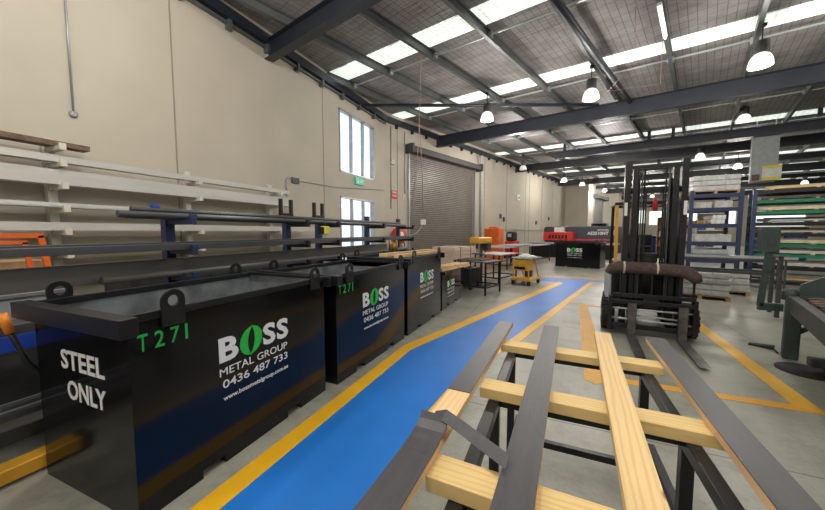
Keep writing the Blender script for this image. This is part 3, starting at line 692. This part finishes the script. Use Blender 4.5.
MB().box(-.55, -.50, -.8, 1.9, .72, .84).build('rail', bluep, bt, bevel=.004)
for y in (-.6, 1.75):
    MB().box(-.55, 0, y - .03, y + .03, .66, .72).box(-.53, -.47, y - .03, y + .03, 0, .66).box(-.07, -.01, y - .03, y + .03, 0, .66).box(-.07, .25, y - .03, y + .03, .26, .32).build('leg_frame', bluep, bt)
for i in range(3):
    length('flat_plate', ['thinnest, wall-side', 'middle', 'thickest, skip-side'][i] + ' dark steel plate lying on the blue low stand', -4.14 + .17 * i, -3.98 + .17 * i, -.7, 1.8, .841, .87 + .02 * i, darkbar, 'box', 'dark plates on the blue low stand')
for i, (x, z, h) in enumerate(((-3.62, .321, .035), (-3.55, .321, .05), (-3.48, .321, .03), (-3.41, .321, .04))):
    length('bright_bar', 'bright steel bar on the low outer arms of the blue stand', x, x + .055, -.9, 1.9, z, z + h, silver if i % 2 == 0 else darkbar, 'box', 'bright bars low beside the skip')
tag(MB().box(-4.05, -3.72, -.9, 1.9, .0, .10).build('timber_stack', greybar), 'low grey timber stack on the floor under the blue stand', 'stack')
fk = T('pallet_jack_fork', 'yellow box-section fork with black end cap on floor beside the STEEL ONLY skip', 'fork', (-3.16, .66, 0))
MB().box(-.07, .06, .0, 1.2, .02, .11).build('beam', yellow, fk, bevel=.008)
MB().box(-.075, .065, -.07, .0, .015, .115).build('end_cap', rubber, fk, bevel=.008)
MB().box(-.06, .02, .35, .8, .11, .115).build('slot_plate', rubber, fk)
lv = T('lever_bar', 'black lever bar with orange grip leaning behind the nearest skip corner', 'lever', (-3.2, 1.25, .13))
MB().tube([(0, -.02, .0), (0, -.38, .60), (0, -.45, .84)], .016, 10).build('shaft', blackm, lv)
MB().tube([(0, -.445, .82), (0, -.475, .95)], [.024, .026], 12).build('grip', M('bright_orange_grip', (.85, .27, .02), .5), lv)

# ================================================================ NEAR WALL FIXTURES
tag(MB().tube([(X0 + .02, 2.44, 6.1), (X0 + .02, 2.44, 3.36)], .014, 8).lathe([(.02, 0), (.05, .0), (.05, .03), (.02, .04)], (X0 + .0, 2.44, 3.34), 12, axis='X').build('conduit_drop', frame_al), 'thin grey conduit drop ending in a round box high on the near wall', 'conduit')
MB().tube([(X0 + .02, 6.55, 2.55), (X0 + .02, 6.55, 2.98), (X0 + .02, 6.62, 3.06), (X0 + .02, 6.8, 3.02), (X0 + .02, 8.7, 3.05), (X0 + .02, 11.9, 3.33)], .016, 8).build('wall_pipe', frame_al, label='thin bent pipe running along the near wall towards the window', category='pipe')
tag(MB().box(X0, X0 + .05, 6.75, 7.0, 2.93, 3.08).build('pipe_valve', machgrey), 'small dark valve box on the bent wall pipe', 'valve')
ex = T('exit_sign', 'small green and white exit sign between window and glazed door', 'sign', (X0 + .045, 10.0, 3.42))
MB().box(-.035, .035, -.26, .26, -.12, .12).build('sign_box', signgreen, ex)
text('lettering', 'EXIT', (.036, -.02, -.06), (0, 1, 0), (0, 0, 1), .24, .12, white, ex, bold=.01)
mb = MB(); mb.lathe([(.01, 0), (.028, .0), (.01, .003)], (.036, -.14, .07), 10, axis='X').prism([(-.17, .03), (-.11, .03), (-.10, -.03), (-.07, -.09), (-.10, -.09), (-.13, -.04), (-.16, -.09), (-.20, -.09), (-.16, -.03)], .036, .039, 'YZ'); mb.build('running_figure', white, ex)
def onwall(nm, lab, cat, v0, v1, z0, z1, mt, th=.02, **k):
    o = MB().box(0, th, -(v1 - v0) / 2, (v1 - v0) / 2, 0, z1 - z0).build(nm, mt, loc=W(U0, (v0 + v1) / 2, z0), rz=RZ); return tag(o, lab, cat)
fsg = T('fire_sign', 'small red fire equipment sign high beside the roller door', 'sign', W(U0 + .005, 9.95, 3.02), RZ)
MB().box(0, .01, -.2, .12, 0, .36).build('plate', red, fsg)
text('lettering', 'FIRE', (.011, -.16, .24), (0, 1, 0), (0, 0, 1), .24, .08, white, fsg, bold=.02)
text('lettering', 'HOSE', (.011, -.16, .10), (0, 1, 0), (0, 0, 1), .24, .08, white, fsg, bold=.02)
onwall('call_plate', 'small square reddish plate right of the red fire sign', 'plate', 10.42, 10.6, 3.08, 3.26, tapem)
hr = T('fire_hose_reel', 'red and white fire hose reel low on wall before the roller door', 'hose reel', W(U0 + .2, 10.0, 1.45), RZ)
MB().lathe([(.08, -.10), (.36, -.10), (.36, -.07), (.28, -.06), (.28, .06), (.36, .07), (.36, .10), (.08, .10)], (0, 0, 0), 28, axis='X').build('reel', red, hr)
MB().lathe([(.05, .1), (.16, .1), (.16, .13), (.05, .13)], (0, 0, 0), 20, axis='X').build('reel_hub', white, hr)
MB().box(-.195, -.10, -.08, .08, -.9, .1).build('bracket', red, hr)
MB().tube([(.0, .25, -.1), (.05, .3, -.5), (0, .2, -.9), (.05, .1, -.4)], .016).build('hose', rubber, hr)
for v, zt, lab in ((10.55, 6.0, 'thin vertical conduit left of the roller door'), (9.7, 6.0, 'thin vertical conduit at the wall corner before the roller door')):
    o = MB().tube([(.02, 0, 2.6 if v < 10 else 3.3), (.02, 0, zt)], .018, 8).build('wall_conduit', frame_al, loc=W(U0, v, 0), rz=RZ); tag(o, lab, 'conduit')
o = MB().box(0, .12, -.1, .1, 0, .2).build('junction_box', cream, loc=W(U0, 9.75, 4.45), rz=RZ); tag(o, 'small cream box high on the wall left of the roller door', 'box')
o = MB().tube([(.35, -.2, 5.95), (.15, .15, 5.35), (.12, .25, 5.1), (.12, .25, .02)], .07, 12).build('downpipe', lightgrey, loc=W(U0, 16.75, 0), rz=RZ); tag(o, 'pale grey downpipe with bent top right of the roller door', 'downpipe')
o = MB().tube([(.1, 0, 0), (.1, 6.8, .0), (.1, 14, .0)], .02, 8).build('wall_pipe', frame_al, loc=W(U0, 18, 1.75), rz=RZ); tag(o, 'long horizontal pipe low along the far left wall', 'pipe')
pb = T('alarm_box', 'small white alarm box high on the far left wall', 'alarm', W(U0 + .002, 22.3, 4.05), RZ)
MB().box(0, .1, -.22, .22, -.2, .2).build('casing', white, pb, bevel=.02); MB().lathe([(.02, .1), (.1, .1), (.07, .16), (.02, .17)], (0, 0, 0), 14, axis='X').build('sounder', lightgrey, pb)
for v, z, lab in ((19.7, 2.5, 'left of two small grey switches beyond the downpipe'), (20.2, 2.3, 'right of two small grey switches beyond the downpipe'), (28.6, 2.6, 'small grey switch on the wall above the red machine'), (25.8, 2.2, 'low grey switch left of the red machine')):
    onwall('wall_switch', lab, 'switch', v - .09, v + .09, z, z + .28, machgrey, .08)

# ================================================================ ON THE SKIPS
tag(MB().box(0, .14, 0, 1.7, 0, .05).build('timber_board', pineY, loc=(-2.62, 4.55, 1.201), rz=R(-7)), 'long pale board lying along the back of the third skip', 'board')
tag(MB().box(0, .09, 0, 1.5, 0, .045).build('timber_board', pinelight, loc=(-2.30, 4.45, 1.201), rz=R(-6)), 'narrow pale board beside the long one on the third skip', 'board')
rl = T('strap_reel', 'brass-coloured strapping reel standing on the third skip by the roller door', 'reel', (-2.75, 5.3, 1.33), R(35))
MB().lathe([(.05, -.07), (.125, -.07), (.125, -.055), (.08, -.05), (.08, .05), (.125, .055), (.125, .07), (.05, .07)], (0, 0, 0), 24, axis='X').build('spool', M('brass_strap', (.30, .20, .05), .4, .5), rl)
MB().lathe([(.02, -.08), (.05, -.08), (.05, .08), (.02, .08)], (0, 0, 0), 14, axis='X').build('hub', blackm, rl)
for i, (x, y, z, a, ln) in enumerate(((-2.36, 6.1, .801, -6, 1.45), (-2.24, 6.08, .801, -8, 1.5), (-2.12, 6.15, .801, -10, 1.35), (-2.30, 6.12, .848, -9, 1.2), (-2.18, 6.05, .848, -12, 1.4))):
    tag(MB().box(-.05, .05, 0, ln, 0, .045).build('timber_offcut', pineY if i % 2 else pinelight, loc=(x, y, z), rz=R(a), bevel=.003), 'short pale timber in the loose stack on the low small skip', 'timber', 'timber stack on the low small skip')

# ================================================================ WORKSHOP FURNITURE by the path
def table(lab, x, y, rz, wd, ln, h, mt=blackm, topm=darkbar, shelf=True, r=.02):
    t_ = T('steel_table', lab, 'table', (x, y, 0), rz)
    MB().box(-wd / 2, wd / 2, -ln / 2, ln / 2, h - .03, h).build('table_top', topm, t_, bevel=.004)
    for sx in (-1, 1):
        for sy in (-1, 1): MB().box(sx * (wd / 2 - .04) - r, sx * (wd / 2 - .04) + r, sy * (ln / 2 - .04) - r, sy * (ln / 2 - .04) + r, 0, h - .03).build('leg', mt, t_)
    if shelf:
        mb = MB(); a, b = wd / 2 - .04, ln / 2 - .04
        for z in (.18,): mb.box(-a, a, -b - r, -b + r, z, z + .035).box(-a, a, b - r, b + r, z, z + .035).box(-a - r, -a + r, -b, b, z, z + .035).box(a - r, a + r, -b, b, z, z + .035)
        mb.build('lower_frame', mt, t_)
    return t_
table('black steel table nearest the small skip, rusty bars on top', -1.90, 8.55, RZ, 1.0, .85, .85)
for i, (dx, ln) in enumerate(((-.3, .8), (-.05, .9), (.2, .7))):
    tag(MB().box(-.05, .05, -ln / 2, ln / 2, 0, .04).build('rusty_bar', rusty, loc=(-1.9 + dx, 8.6, .851), rz=R(-18 + 3 * i)), ['left', 'middle', 'right'][i] + ' rusty steel bar lying on the table nearest the small skip', 'bar', 'rusty bars on the nearest steel table')
table('taller black steel table behind the nearest one, pale sheet on top', -1.75, 10.6, RZ, .9, 1.3, .92, topm=lightgrey)
table('long steel table with pale sheets, beyond the yellow toolbox trolley', -1.95, 15.3, RZ, 1.1, 2.6, .95, topm=lightgrey)
table('farther steel table before the red machine', -1.2, 18.4, RZ, 1.2, 2.4, .92, topm=lightgrey)
for i in range(3):
    tag(MB().box(-.55, .55, -1.3, 1.3, 0, .014).build('sheet_metal', galv if i != 1 else M('pinkish_sheet', (.42, .30, .26), .5), loc=W(-6.85 + .1 * i, 14.2 + .35 * i, .951 + .016 * i), rz=RZ + R(3 * i - 3)), 'large thin metal sheet stacked on the long pale table', 'sheet', 'sheets stacked on the long pale table')
dp = T('drill_press', 'pedestal drill press with yellow head behind the nearest steel table', 'drill press', (-2.0, 9.5, 0), RZ)
MB().tube([(0, 0, .03), (0, 0, 1.34)], .04, 14).build('column', machgrey, dp)
MB().box(-.2, .2, -.16, .25, 0, .04).build('base', machgrey, dp, bevel=.01)
MB().box(-.17, .17, -.42, .36, 1.26, 1.45).build('head', yellow, dp, bevel=.05)
MB().tube([(0, -.26, 1.28), (0, -.26, 1.12)], .035, 12).tube([(0, -.26, 1.13), (0, -.26, 1.03)], .012, 8).build('chuck', machgrey, dp)
MB().box(-.15, .15, -.30, -.05, .95, .98).build('work_table', machgrey, dp)
MB().box(-.1, .1, .2, .42, 1.05, 1.26).build('motor', machgrey, dp, bevel=.03)
ws = T('timber_pack', 'strapped pack of pinkish sawn boards standing before the roller door', 'timber pack', (-3.1, 10.4, 0), RZ)
packm = M('pinkish_boards', (.66, .50, .40), .7, 0, .08, 20)
for i in range(6): MB().box(-.45, .45, -.6, .6, .35 + i * .13, .35 + i * .13 + .122).build('board_layer', packm, ws, bevel=.004)
for y in (-.3, .3): MB().box(-.456, .456, y - .012, y + .012, .345, 1.13).build('strap', rubber, ws)
MB().box(-.42, .42, -.55, -.45, 0, .35).box(-.42, .42, .45, .55, 0, .35).build('bearer', wood, ws)
wk = T('welding_machine', 'dark wheeled welder box under the nearest steel table', 'welder', (-2.28, 8.98, 0), RZ)
MB().box(-.24, .24, -.30, .30, .12, .60).build('casing', blackm, wk, bevel=.02)
for x in (-.24, .24):
    for y in (-.22, .22): MB().lathe([(.02, -.03), (.09, -.03), (.09, .03), (.02, .03)], (x, y, .09), 14, axis='X').build('wheel', rubber, wk)
MB().tube([(-.2, -.29, .58), (-.2, -.36, .68), (.2, -.36, .68), (.2, -.29, .58)], .012).build('handle', galv, wk)
ob = T('orange_cabinet', 'tall bright orange locker cabinet against the wall beyond the roller door', 'cabinet', W(-8.55, 16.2, 0), RZ)
MB().box(-.45, .45, -.3, .3, .05, 1.80).build('body', orange, ob, bevel=.04)
MB().box(-.02, .40, -.31, -.3, .2, 1.7).build('door', orange, ob, bevel=.005)
MB().box(-.41, -.05, -.31, -.3, .2, 1.7).build('door', orange, ob, bevel=.005)
MB().box(-.25, .25, -.15, .15, 1.8, 1.88).build('cap', orange, ob, bevel=.02)
for x in (-.35, .35): MB().box(x - .05, x + .05, -.25, .25, 0, .05).build('foot', rubber, ob)
wd_ = T('wire_welder', 'black and red welder with round visor-like top near the far tables', 'welder', W(-8.6, 18.6, 0), RZ)
MB().box(-.3, .3, -.4, .4, .15, 1.05).build('casing', red, wd_, bevel=.04); MB().box(-.26, .26, -.38, .2, 1.05, 1.62).build('wire_feeder', rubber, wd_, bevel=.12)
MB().box(-.12, .12, -.39, -.375, 1.3, 1.5).build('display', lightgrey, wd_)
for x in (-.3, .3):
    for y in (-.3, .3): MB().lathe([(.02, -.03), (.12, -.03), (.12, .03), (.02, .03)], (x, y, .12), 14, axis='X').build('wheel', rubber, wd_)
yc = T('toolbox_trolley', 'small yellow toolbox trolley on castors at the left of the blue path', 'trolley', (-.82, 10.5, 0), RZ)
MB().box(-.3, .3, -.45, .45, .14, .20).build('base_frame', yellow, yc, bevel=.01)
MB().box(-.26, .2, -.4, .05, .44, .76).build('toolbox', yellow, yc, bevel=.02)
MB().box(-.20, .14, -.408, -.4, .48, .56).build('label_plate', blackm, yc)
MB().box(-.3, .3, -.42, .42, .80, .83).build('tray', lightgrey, yc)
tag(MB().box(-.2, .25, -.3, .2, 0, .05).box(-.1, .1, -.1, .3, .05, .09).build('rag_pile', paper, loc=(-.82, 10.45, .831), rz=.3, bevel=.02), 'crumpled white cloth on the yellow trolley tray', 'cloth')
for x in (-.24, .24):
    MB().bar((x, -.38, .2), (x * .9, -.38, .8), .03, .03, up=(1, 0, 0)).bar((x, .38, .2), (x * .9, .1, .8), .03, .03, up=(1, 0, 0)).build('strut', yellow, yc)
    for y in (-.38, .38):
        MB().lathe([(.015, -.03), (.07, -.03), (.07, .03), (.015, .03)], (x, y, .07), 14, axis='X').build('castor', rubber, yc)
MB().box(-.1, .1, .1, .3, .2, .42).build('motor', machgrey, yc, bevel=.03)

# ================================================================ PUNCHING MACHINE far left
pm = T('punching_machine', 'long dark turret punching machine with red guard against the far left wall', 'machine', W(-6.9, 20.9, 0), RZ)
MB().box(-1.1, 3.2, 1.3, 2.6, .3, 1.95).build('frame_body', machgrey, pm, bevel=.08)
MB().box(-1.1, 3.2, 1.28, 1.3, 1.02, 1.88).build('front_cover', M('slate_cover', (.05, .055, .075), .4), pm)
MB().box(-.9, .9, .6, 1.28, 1.05, 1.60).build('guard', red, pm, bevel=.04, label='bright red guard')
mb = MB()
for i in range(6): mb.box(-.55 + i * .2, -.42 + i * .2, .585, .60, 1.18, 1.42)
mb.build('guard_slots', rubber, pm)
MB().box(-.35, .25, 1.0, 1.3, 1.6, 1.9).build('control_panel', paper, pm)
MB().box(-1.6, 3.3, .1, 1.28, .85, .95).build('sheet_bed', lightgrey, pm)
MB().box(-1.5, 3.2, .2, 1.2, .0, .85).build('bed_base', blackm, pm)
MB().box(1.2, 3.0, .0, .5, 1.1, 1.18).build('red_bar', red, pm)
text('lettering', 'AE2510NT', (1.55, 1.279, 1.42), (1, 0, 0), (0, 0, 1), 1.15, .2, white, pm, bold=.03)
text('lettering', 'amada', (2.1, 1.279, 1.68), (1, 0, 0), (0, 0, 1), .6, .11, white, pm, bold=.01)
MB().lathe([(.05, -.003), (.15, -.003), (.15, 0), (.05, 0)], (3.0, 1.278, 1.55), 20, axis='Y').build('round_emblem', lightgrey, pm)
# ================================================================ RIGHT SIDE
# blue pallet racking
rk = T('pallet_racking', 'tall navy pallet racking bay behind and right of the forklift', 'racking', (4.05, 13.5, 0), R(-2))
RWd = 1.22
for x in (0, RWd):
    MB().box(x - .05, x + .05, 0, .08, 0, 2.95).box(x - .05, x + .05, 1.0, 1.08, 0, 2.95).box(x - .012, x + .012, .08, 1.0, 2.6, 2.64).box(x - .012, x + .012, .08, 1.0, 1.2, 1.24).build('upright_frame', rackblue, rk)
RL = (2.83, 2.38, 1.86, 1.28, .72)
for z in RL:
    MB().box(.05, RWd - .05, 0, .05, z - .12, z).build('beam', rackblue, rk); MB().box(.05, RWd - .05, 1.03, 1.08, z - .12, z).build('beam', rackblue, rk)
    MB().box(.05, RWd - .05, .05, 1.03, z - .02, z).build('shelf_board', wood, rk)
def bundle(lab, x, y, z, sx, sy, h, mt, rz=0, pal=True, soft=.06):
    o = T('wrapped_bundle', lab, 'wrapped bundle', (x, y, z), rz); b = 0
    if pal:
        mb = MB(); mb.box(-sx / 2, sx / 2, -sy / 2, sy / 2, .075, .095)
        for q in (-.45, 0, .45): mb.box(q * sx - .04, q * sx + .04, -sy / 2, sy / 2, 0, .075)
        mb.build('pallet', wood, o); b = .096
    n = max(1, int(h / .14)); mb = MB(); random.seed(int(x * 100 + z * 10))
    for i in range(n):
        j = random.uniform(-.02, .02); mb.box(-sx / 2 + .03 + j, sx / 2 - .03 + j, -sy / 2 + .02, sy / 2 - .02, b + i * h / n, b + (i + 1) * h / n - .008)
    mb.build('sheet_stack', mt, o, bevel=soft * .4)
    MB().box(-sx * .2, -sx * .17, -sy / 2 + .012, sy / 2 - .012, b, b + h + .004).box(sx * .17, sx * .2, -sy / 2 + .012, sy / 2 - .012, b, b + h + .004).build('strap', lightgrey, o)
    return o
rx, ry = 4.05 + RWd / 2, 14.0
bundle('big grey wrapped bundle on the very top of the blue racking', rx, ry, 2.831, 1.24, 1.0, .5, wrap, R(-2))
for z, sx, dx, h, lab, mt in ((2.381, .5, -.28, .2, 'small wrapped pack on left of second racking level', wrap), (2.381, .5, .26, .24, 'rounded wrapped pack on right of second racking level', wrap),
 (1.861, .45, -.30, .12, 'low brown pack on left of third racking level', cardm), (1.861, .4, .15, .3, 'pale box pack in middle of third racking level', paper),
 (1.281, 1.0, 0, .25, 'grey sheet pack filling the fourth racking level', wrap), (.721, 1.0, 0, .32, 'pale grey pack on the lowest racking shelf', lightgrey)):
    bundle(lab, rx + dx, ry, z, sx, .85, h, mt, R(-2), pal=False)
bundle('pale wrapped pallet on the floor just right of the forklift', 3.36, 10.3, 0, 1.08, 1.15, .56, wrap, R(-18))
bundle('pale wrapped pallet on the floor behind, beside the nearer one', 4.15, 11.3, 0, 1.0, 1.1, .5, wrap, R(-18))
# steel trolley frame in front of racking
tf = T('stock_trolley', 'dark steel stock frame standing between forklift and blue racking', 'frame', (3.35, 8.6, 0), R(-14))
for x in (-1.05, .55): MB().box(x - .03, x + .03, -.3, -.24, 0, 1.15).box(x - .03, x + .03, .24, .3, 0, 1.15).box(x - .03, x + .03, -.3, .3, 1.11, 1.15).build('end_frame', machgrey, tf)
for z in (.78, 1.02): MB().box(-1.05, .55, -.29, -.25, z, z + .05).build('rail', machgrey, tf)
MB().box(-1.05, .55, .25, .29, .78, .83).build('rail', machgrey, tf)
table('grey steel bench with lengths on it, between the racking and the teal machine', 4.55, 12.4, R(-12), 2.4, .7, .86, machgrey, darkbar)
for i, (z, mt) in enumerate(((.861, silver), (.861, darkbar), (.861, galv))):
    tag(MB().box(-1.3, 1.3, -.04, .04, 0, .06).build('steel_section', mt, loc=(4.6, 12.2 + .16 * i, z), rz=R(-12)), ['bright section at the front of the grey bench', 'dark section in the middle of the grey bench', 'galvanised section at the back of the grey bench'][i], 'steel length')
# green racking with long stock, running away to the right
gr = T('stock_rack', 'green-beamed long stock rack behind the teal machine, full of lengths', 'rack', W(1.0, 14.75, 0), RZ)
GR0 = W(1.0, 14.75)
for x in (.15, 3.0, 5.9, 8.8): MB().box(x - .05, x + .05, -.15, -.05, 0, 2.9).box(x - .05, x + .05, 1.25, 1.35, 0, 2.9).build('upright', navy, gr)
LV = (2.88, 2.58, 2.24, 1.90, 1.56, 1.24, .93, .55, .12)
for i, z in enumerate(LV):
    m_ = greenp if i in (1, 2, 5, 6) else blackm
    MB().box(.1, 8.8, -.04, .0, z - .10, z).build('beam', m_, gr); MB().box(.1, 8.8, 1.2, 1.24, z - .10, z).build('beam', m_, gr)
    mb = MB()
    for x in [.5 + .9 * k for k in range(10)]: mb.box(x - .04, x + .04, -.05, 1.2, z, z + .03)
    mb.build('bearers', signyel if i in (0, 3, 6) else wood, gr, kind='stuff') if False else mb.build('bearer_set', tapem if i in (0, 3, 6) else wood, gr)
random.seed(11)
stock = [('pale timber plank', pineX, .04), ('grey steel tube', galv, .05), ('dark steel section', darkbar, .06), ('white painted section', whitesteel, .09), ('cardboard wrapped length', cardm, .07), ('cream wrapped board', tapem, .10)]
lvname = ['top', 'second', 'third', 'fourth', 'fifth', 'sixth', 'seventh', 'eighth', 'lowest']
mix = [[0, 0, 5], [2, 4, 1], [5, 0, 4], [1, 2, 4], [1, 4, 2], [5, 2, 1], [3, 5, 2], [3, 3, 2], [0, 3, 2]]
for i, z in enumerate(LV):
    for j, k_ in enumerate(mix[i]):
        nm, mt, h = stock[k_]; d = .03 + .38 * j; x0 = .2 + random.uniform(0, .5); x1 = 8.6 - random.uniform(0, 2)
        mb = MB(); mb.box(x0, x1, d, d + .28, z + .031, z + .031 + h + .03 * j)
        o = mb.build('stock_length', mt, loc=GR0 + (0,) if len(GR0) == 2 else GR0, rz=RZ, bevel=.004)
        tag(o, '%s at the %s of the %s level of the green stock rack' % (nm, ['front', 'middle', 'back'][j], lvname[i]), 'stock length', 'long stock in the green rack')
# hanging duct with sign
hd = T('hanging_duct', 'square pale duct hanging from the roof beyond the racking, yellow-striped sign on it', 'duct', W(1.8, 20.4, 3.73), RZ)
for x in (-.3, .25): MB().box(x - .015, x + .015, -.015, .015, 2.05, 2.6).build('hanger_rod', galv, hd)
MB().box(-.42, .36, -.35, .35, 0, 2.05).build('duct_box', M('pale_duct', (.34, .36, .36), .5), hd, bevel=.01)
MB().box(-.38, -.14, -.355, -.35, .04, .3).build('dark_label', rusty, hd)
sg = MB().box(-.08, .46, -.42, -.36, .02, .62).build('sign_board', paper, hd)
MB().box(-.08, .46, -.43, -.42, .02, .14).build('yellow_stripe', signyel, sg); MB().box(-.08, .46, -.43, -.42, .50, .62).build('yellow_stripe', signyel, sg)
# teal sawing machine
tm = T('sawing_machine', 'teal-grey machine with slatted bed, cut off by the right edge', 'machine', (2.74, 5.62, 0), RZ)
MB().box(-.05, .09, -.08, .04, 0, .78).build('front_leg', teal, tm, bevel=.012)
MB().box(.0, .15, -2.3, -2.1, 0, .6).build('front_leg', teal, tm, bevel=.012)
MB().box(1.3, 1.45, -.12, .04, 0, .78).build('rear_leg', teal, tm, bevel=.012)
MB().box(-.03, .03, -2.4, .04, .60, .80).box(.03, .05, -2.4, .04, .78, .80).build('side_beam', machgrey, tm, bevel=.004)
MB().box(.03, 1.6, .0, .05, .60, .80).build('side_beam', teal, tm, bevel=.004)
MB().box(.03, 1.6, -2.4, 0, .72, .765).build('bed', rusty, tm)
for k_ in range(12):
    MB().bar((.09, -.22 - .18 * k_, .79), (1.5, -.02 - .17 * k_, .93 + .02 * (k_ % 3)), .07, .035).build('bed_slat', rusty if k_ % 3 else darkbar, tm)
MB().lathe([(.03, 0), (.075, 0), (.075, .1), (.06, .13), (.03, .14)], (-.01, .03, .74), 16).build('corner_post', teal, tm)
MB().box(.35, 1.5, -2.2, -.15, .1, .6).build('lower_body', machgrey, tm, bevel=.02)
MB().bar((.08, -.02, .35), (.3, -.02, .55), .05, .05).build('brace', teal, tm)
MB().prism([(.06, .80), (1.5, .80), (1.5, 1.5), (.9, 1.45), (.08, .94)], .051, .11, 'XZ').build('backstop', teal, tm)
cp = T('control_pedestal', 'teal control panel box on a slanted post before the stock rack', 'control panel', (2.55, 5.78, 0), R(0))
MB().bar((-.03, 0, .62), (.02, 0, 1.34), .05, .06, up=(0, 1, 0)).build('post', teal, cp)
MB().box(-.085, .10, -.05, .06, 1.33, 1.65).build('panel_box', teal, cp, bevel=.008)
MB().box(-.05, .19, -.03, .03, .56, .66).build('arm', teal, cp, bevel=.006)
MB().box(-.02, .06, -.056, -.05, 1.42, 1.52).build('button_plate', machgrey, cp)
fp = T('foot_pedal', 'black foot pedal with trailing cable on the floor before the teal machine', 'pedal', (2.66, 6.0, 0), R(-35))
MB().prism([(-.12, 0), (.12, 0), (.12, .05), (-.12, .02)], -.05, .05, 'XZ').build('pedal_body', rubber, fp)
MB().tube([(.1, 0, .015), (.15, -.08, .012), (.2, -.2, .012)], .01, 6).build('cable', rubber, fp)
cs = T('machine_vice', 'low dark cast arm with round base plate at the right edge floor', 'machine part', (2.68, 5.12, 0), R(-10))
MB().lathe([(.02, 0), (.26, 0), (.26, .012), (.02, .012)], (0, 0, 0), 28).build('base_plate', rubber, cs)
MB().box(.0, .5, -.05, .07, .07, .17).box(.12, .2, -.04, .04, .01, .07).build('arm', machgrey, cs, bevel=.015)
MB().tube([(.22, .0, .1), (.45, -.06, .12), (.8, -.08, .13)], [.06, .09, .1], 14).build('cylinder', machgrey, cs)
MB().tube([(.2, .02, .17), (.2, .02, .20)], .02).build('bolt', galv, cs)
# ---------------------------------------------------------------- background clutter deep in the hall
bgm = [navy, paper, bluep, lightgrey, wood, machgrey, cardm, signyel]
random.seed(5)
BG = [(-6.4, 30, 1.1, 2.3, 'navy', navy, 'tall navy storage unit left of the forklift mast, far back'), (-4.6, 31.5, 1.2, 1.9, 'w', paper, 'white storage unit far behind the forklift'),
 (-3.0, 30, .9, 1.3, 'b', bluep, 'bright blue storage unit seen just left of the mast'), (-3.9, 27, .8, 1.0, 'g', lightgrey, 'pale low storage unit behind the forklift guard post'),
 (-1.6, 28, 1.6, 2.6, 'c', cardm, 'brown-fronted storage unit seen through the mast'), (.4, 30, 1.6, 2.9, 'w', paper, 'white storage unit seen through the right mast'),
 (3.0, 26, 2.2, 1.9, 'g', lightgrey, 'pale storage unit behind the blue racking'), (5.6, 25, 2.0, 2.4, 'w', paper, 'white storage unit behind the green stock rack, left'),
 (8.0, 24, 2.2, 2.1, 'm', machgrey, 'dark storage unit behind the green stock rack, middle'), (10.6, 25, 2.4, 2.3, 'w', paper, 'white storage unit behind the green stock rack, right')]
for u_, v_, wd, h, _, mt, lab in BG:
    o = T('storage_unit', lab, 'storage unit', W(u_, v_, 0), RZ)
    mb = MB(); mb.box(-wd / 2, -wd / 2 + .06, 0, .8, 0, h).box(wd / 2 - .06, wd / 2, 0, .8, 0, h).box(-wd / 2, wd / 2, 0, .8, 0, .08).box(-wd / 2, wd / 2, .74, .8, 0, h); mb.build('carcass', mt, o)
    n = int(h / .55)
    for k_ in range(1, n + 1): MB().box(-wd / 2 + .06, wd / 2 - .06, .0, .74, k_ * h / n - .05, k_ * h / n).build('shelf', mt, o)
    for k_ in range(n):
        z = .08 if k_ == 0 else k_ * h / n
        q = -wd / 2 + .12
        for bx in range(3):
            w_ = (wd - .3) / 3
            MB().box(q, q + w_ * .9, .05, .6, z + .002, z + min(.42, h / n - .1) * random.uniform(.55, 1)).build('stored_box', random.choice(bgm), o); q += w_
sb_ = T('hanging_banner', 'blue sign board high at the right edge above the stock rack', 'sign', W(6.8, 26, 4.1), RZ)
MB().box(-.2, 2.6, 0, .1, 0, .85).build('sign_board', M('blue_sign', (.03, .16, .42), .4), sb_); MB().box(-.2, 2.6, -.02, .0, -.25, -.02).build('red_strip', red, sb_)
MB().box(.1, .16, .03, .07, .85, 2.3).box(2.2, 2.26, .03, .07, .85, 2.3).build('hanger', blackm, sb_)
MB().box(6.0, 14, 27.5, 27.7, 3.4, 6.3).build('wall_partition', M('partition', (.33, .29, .24), .8), rz=RZ, kind='structure')
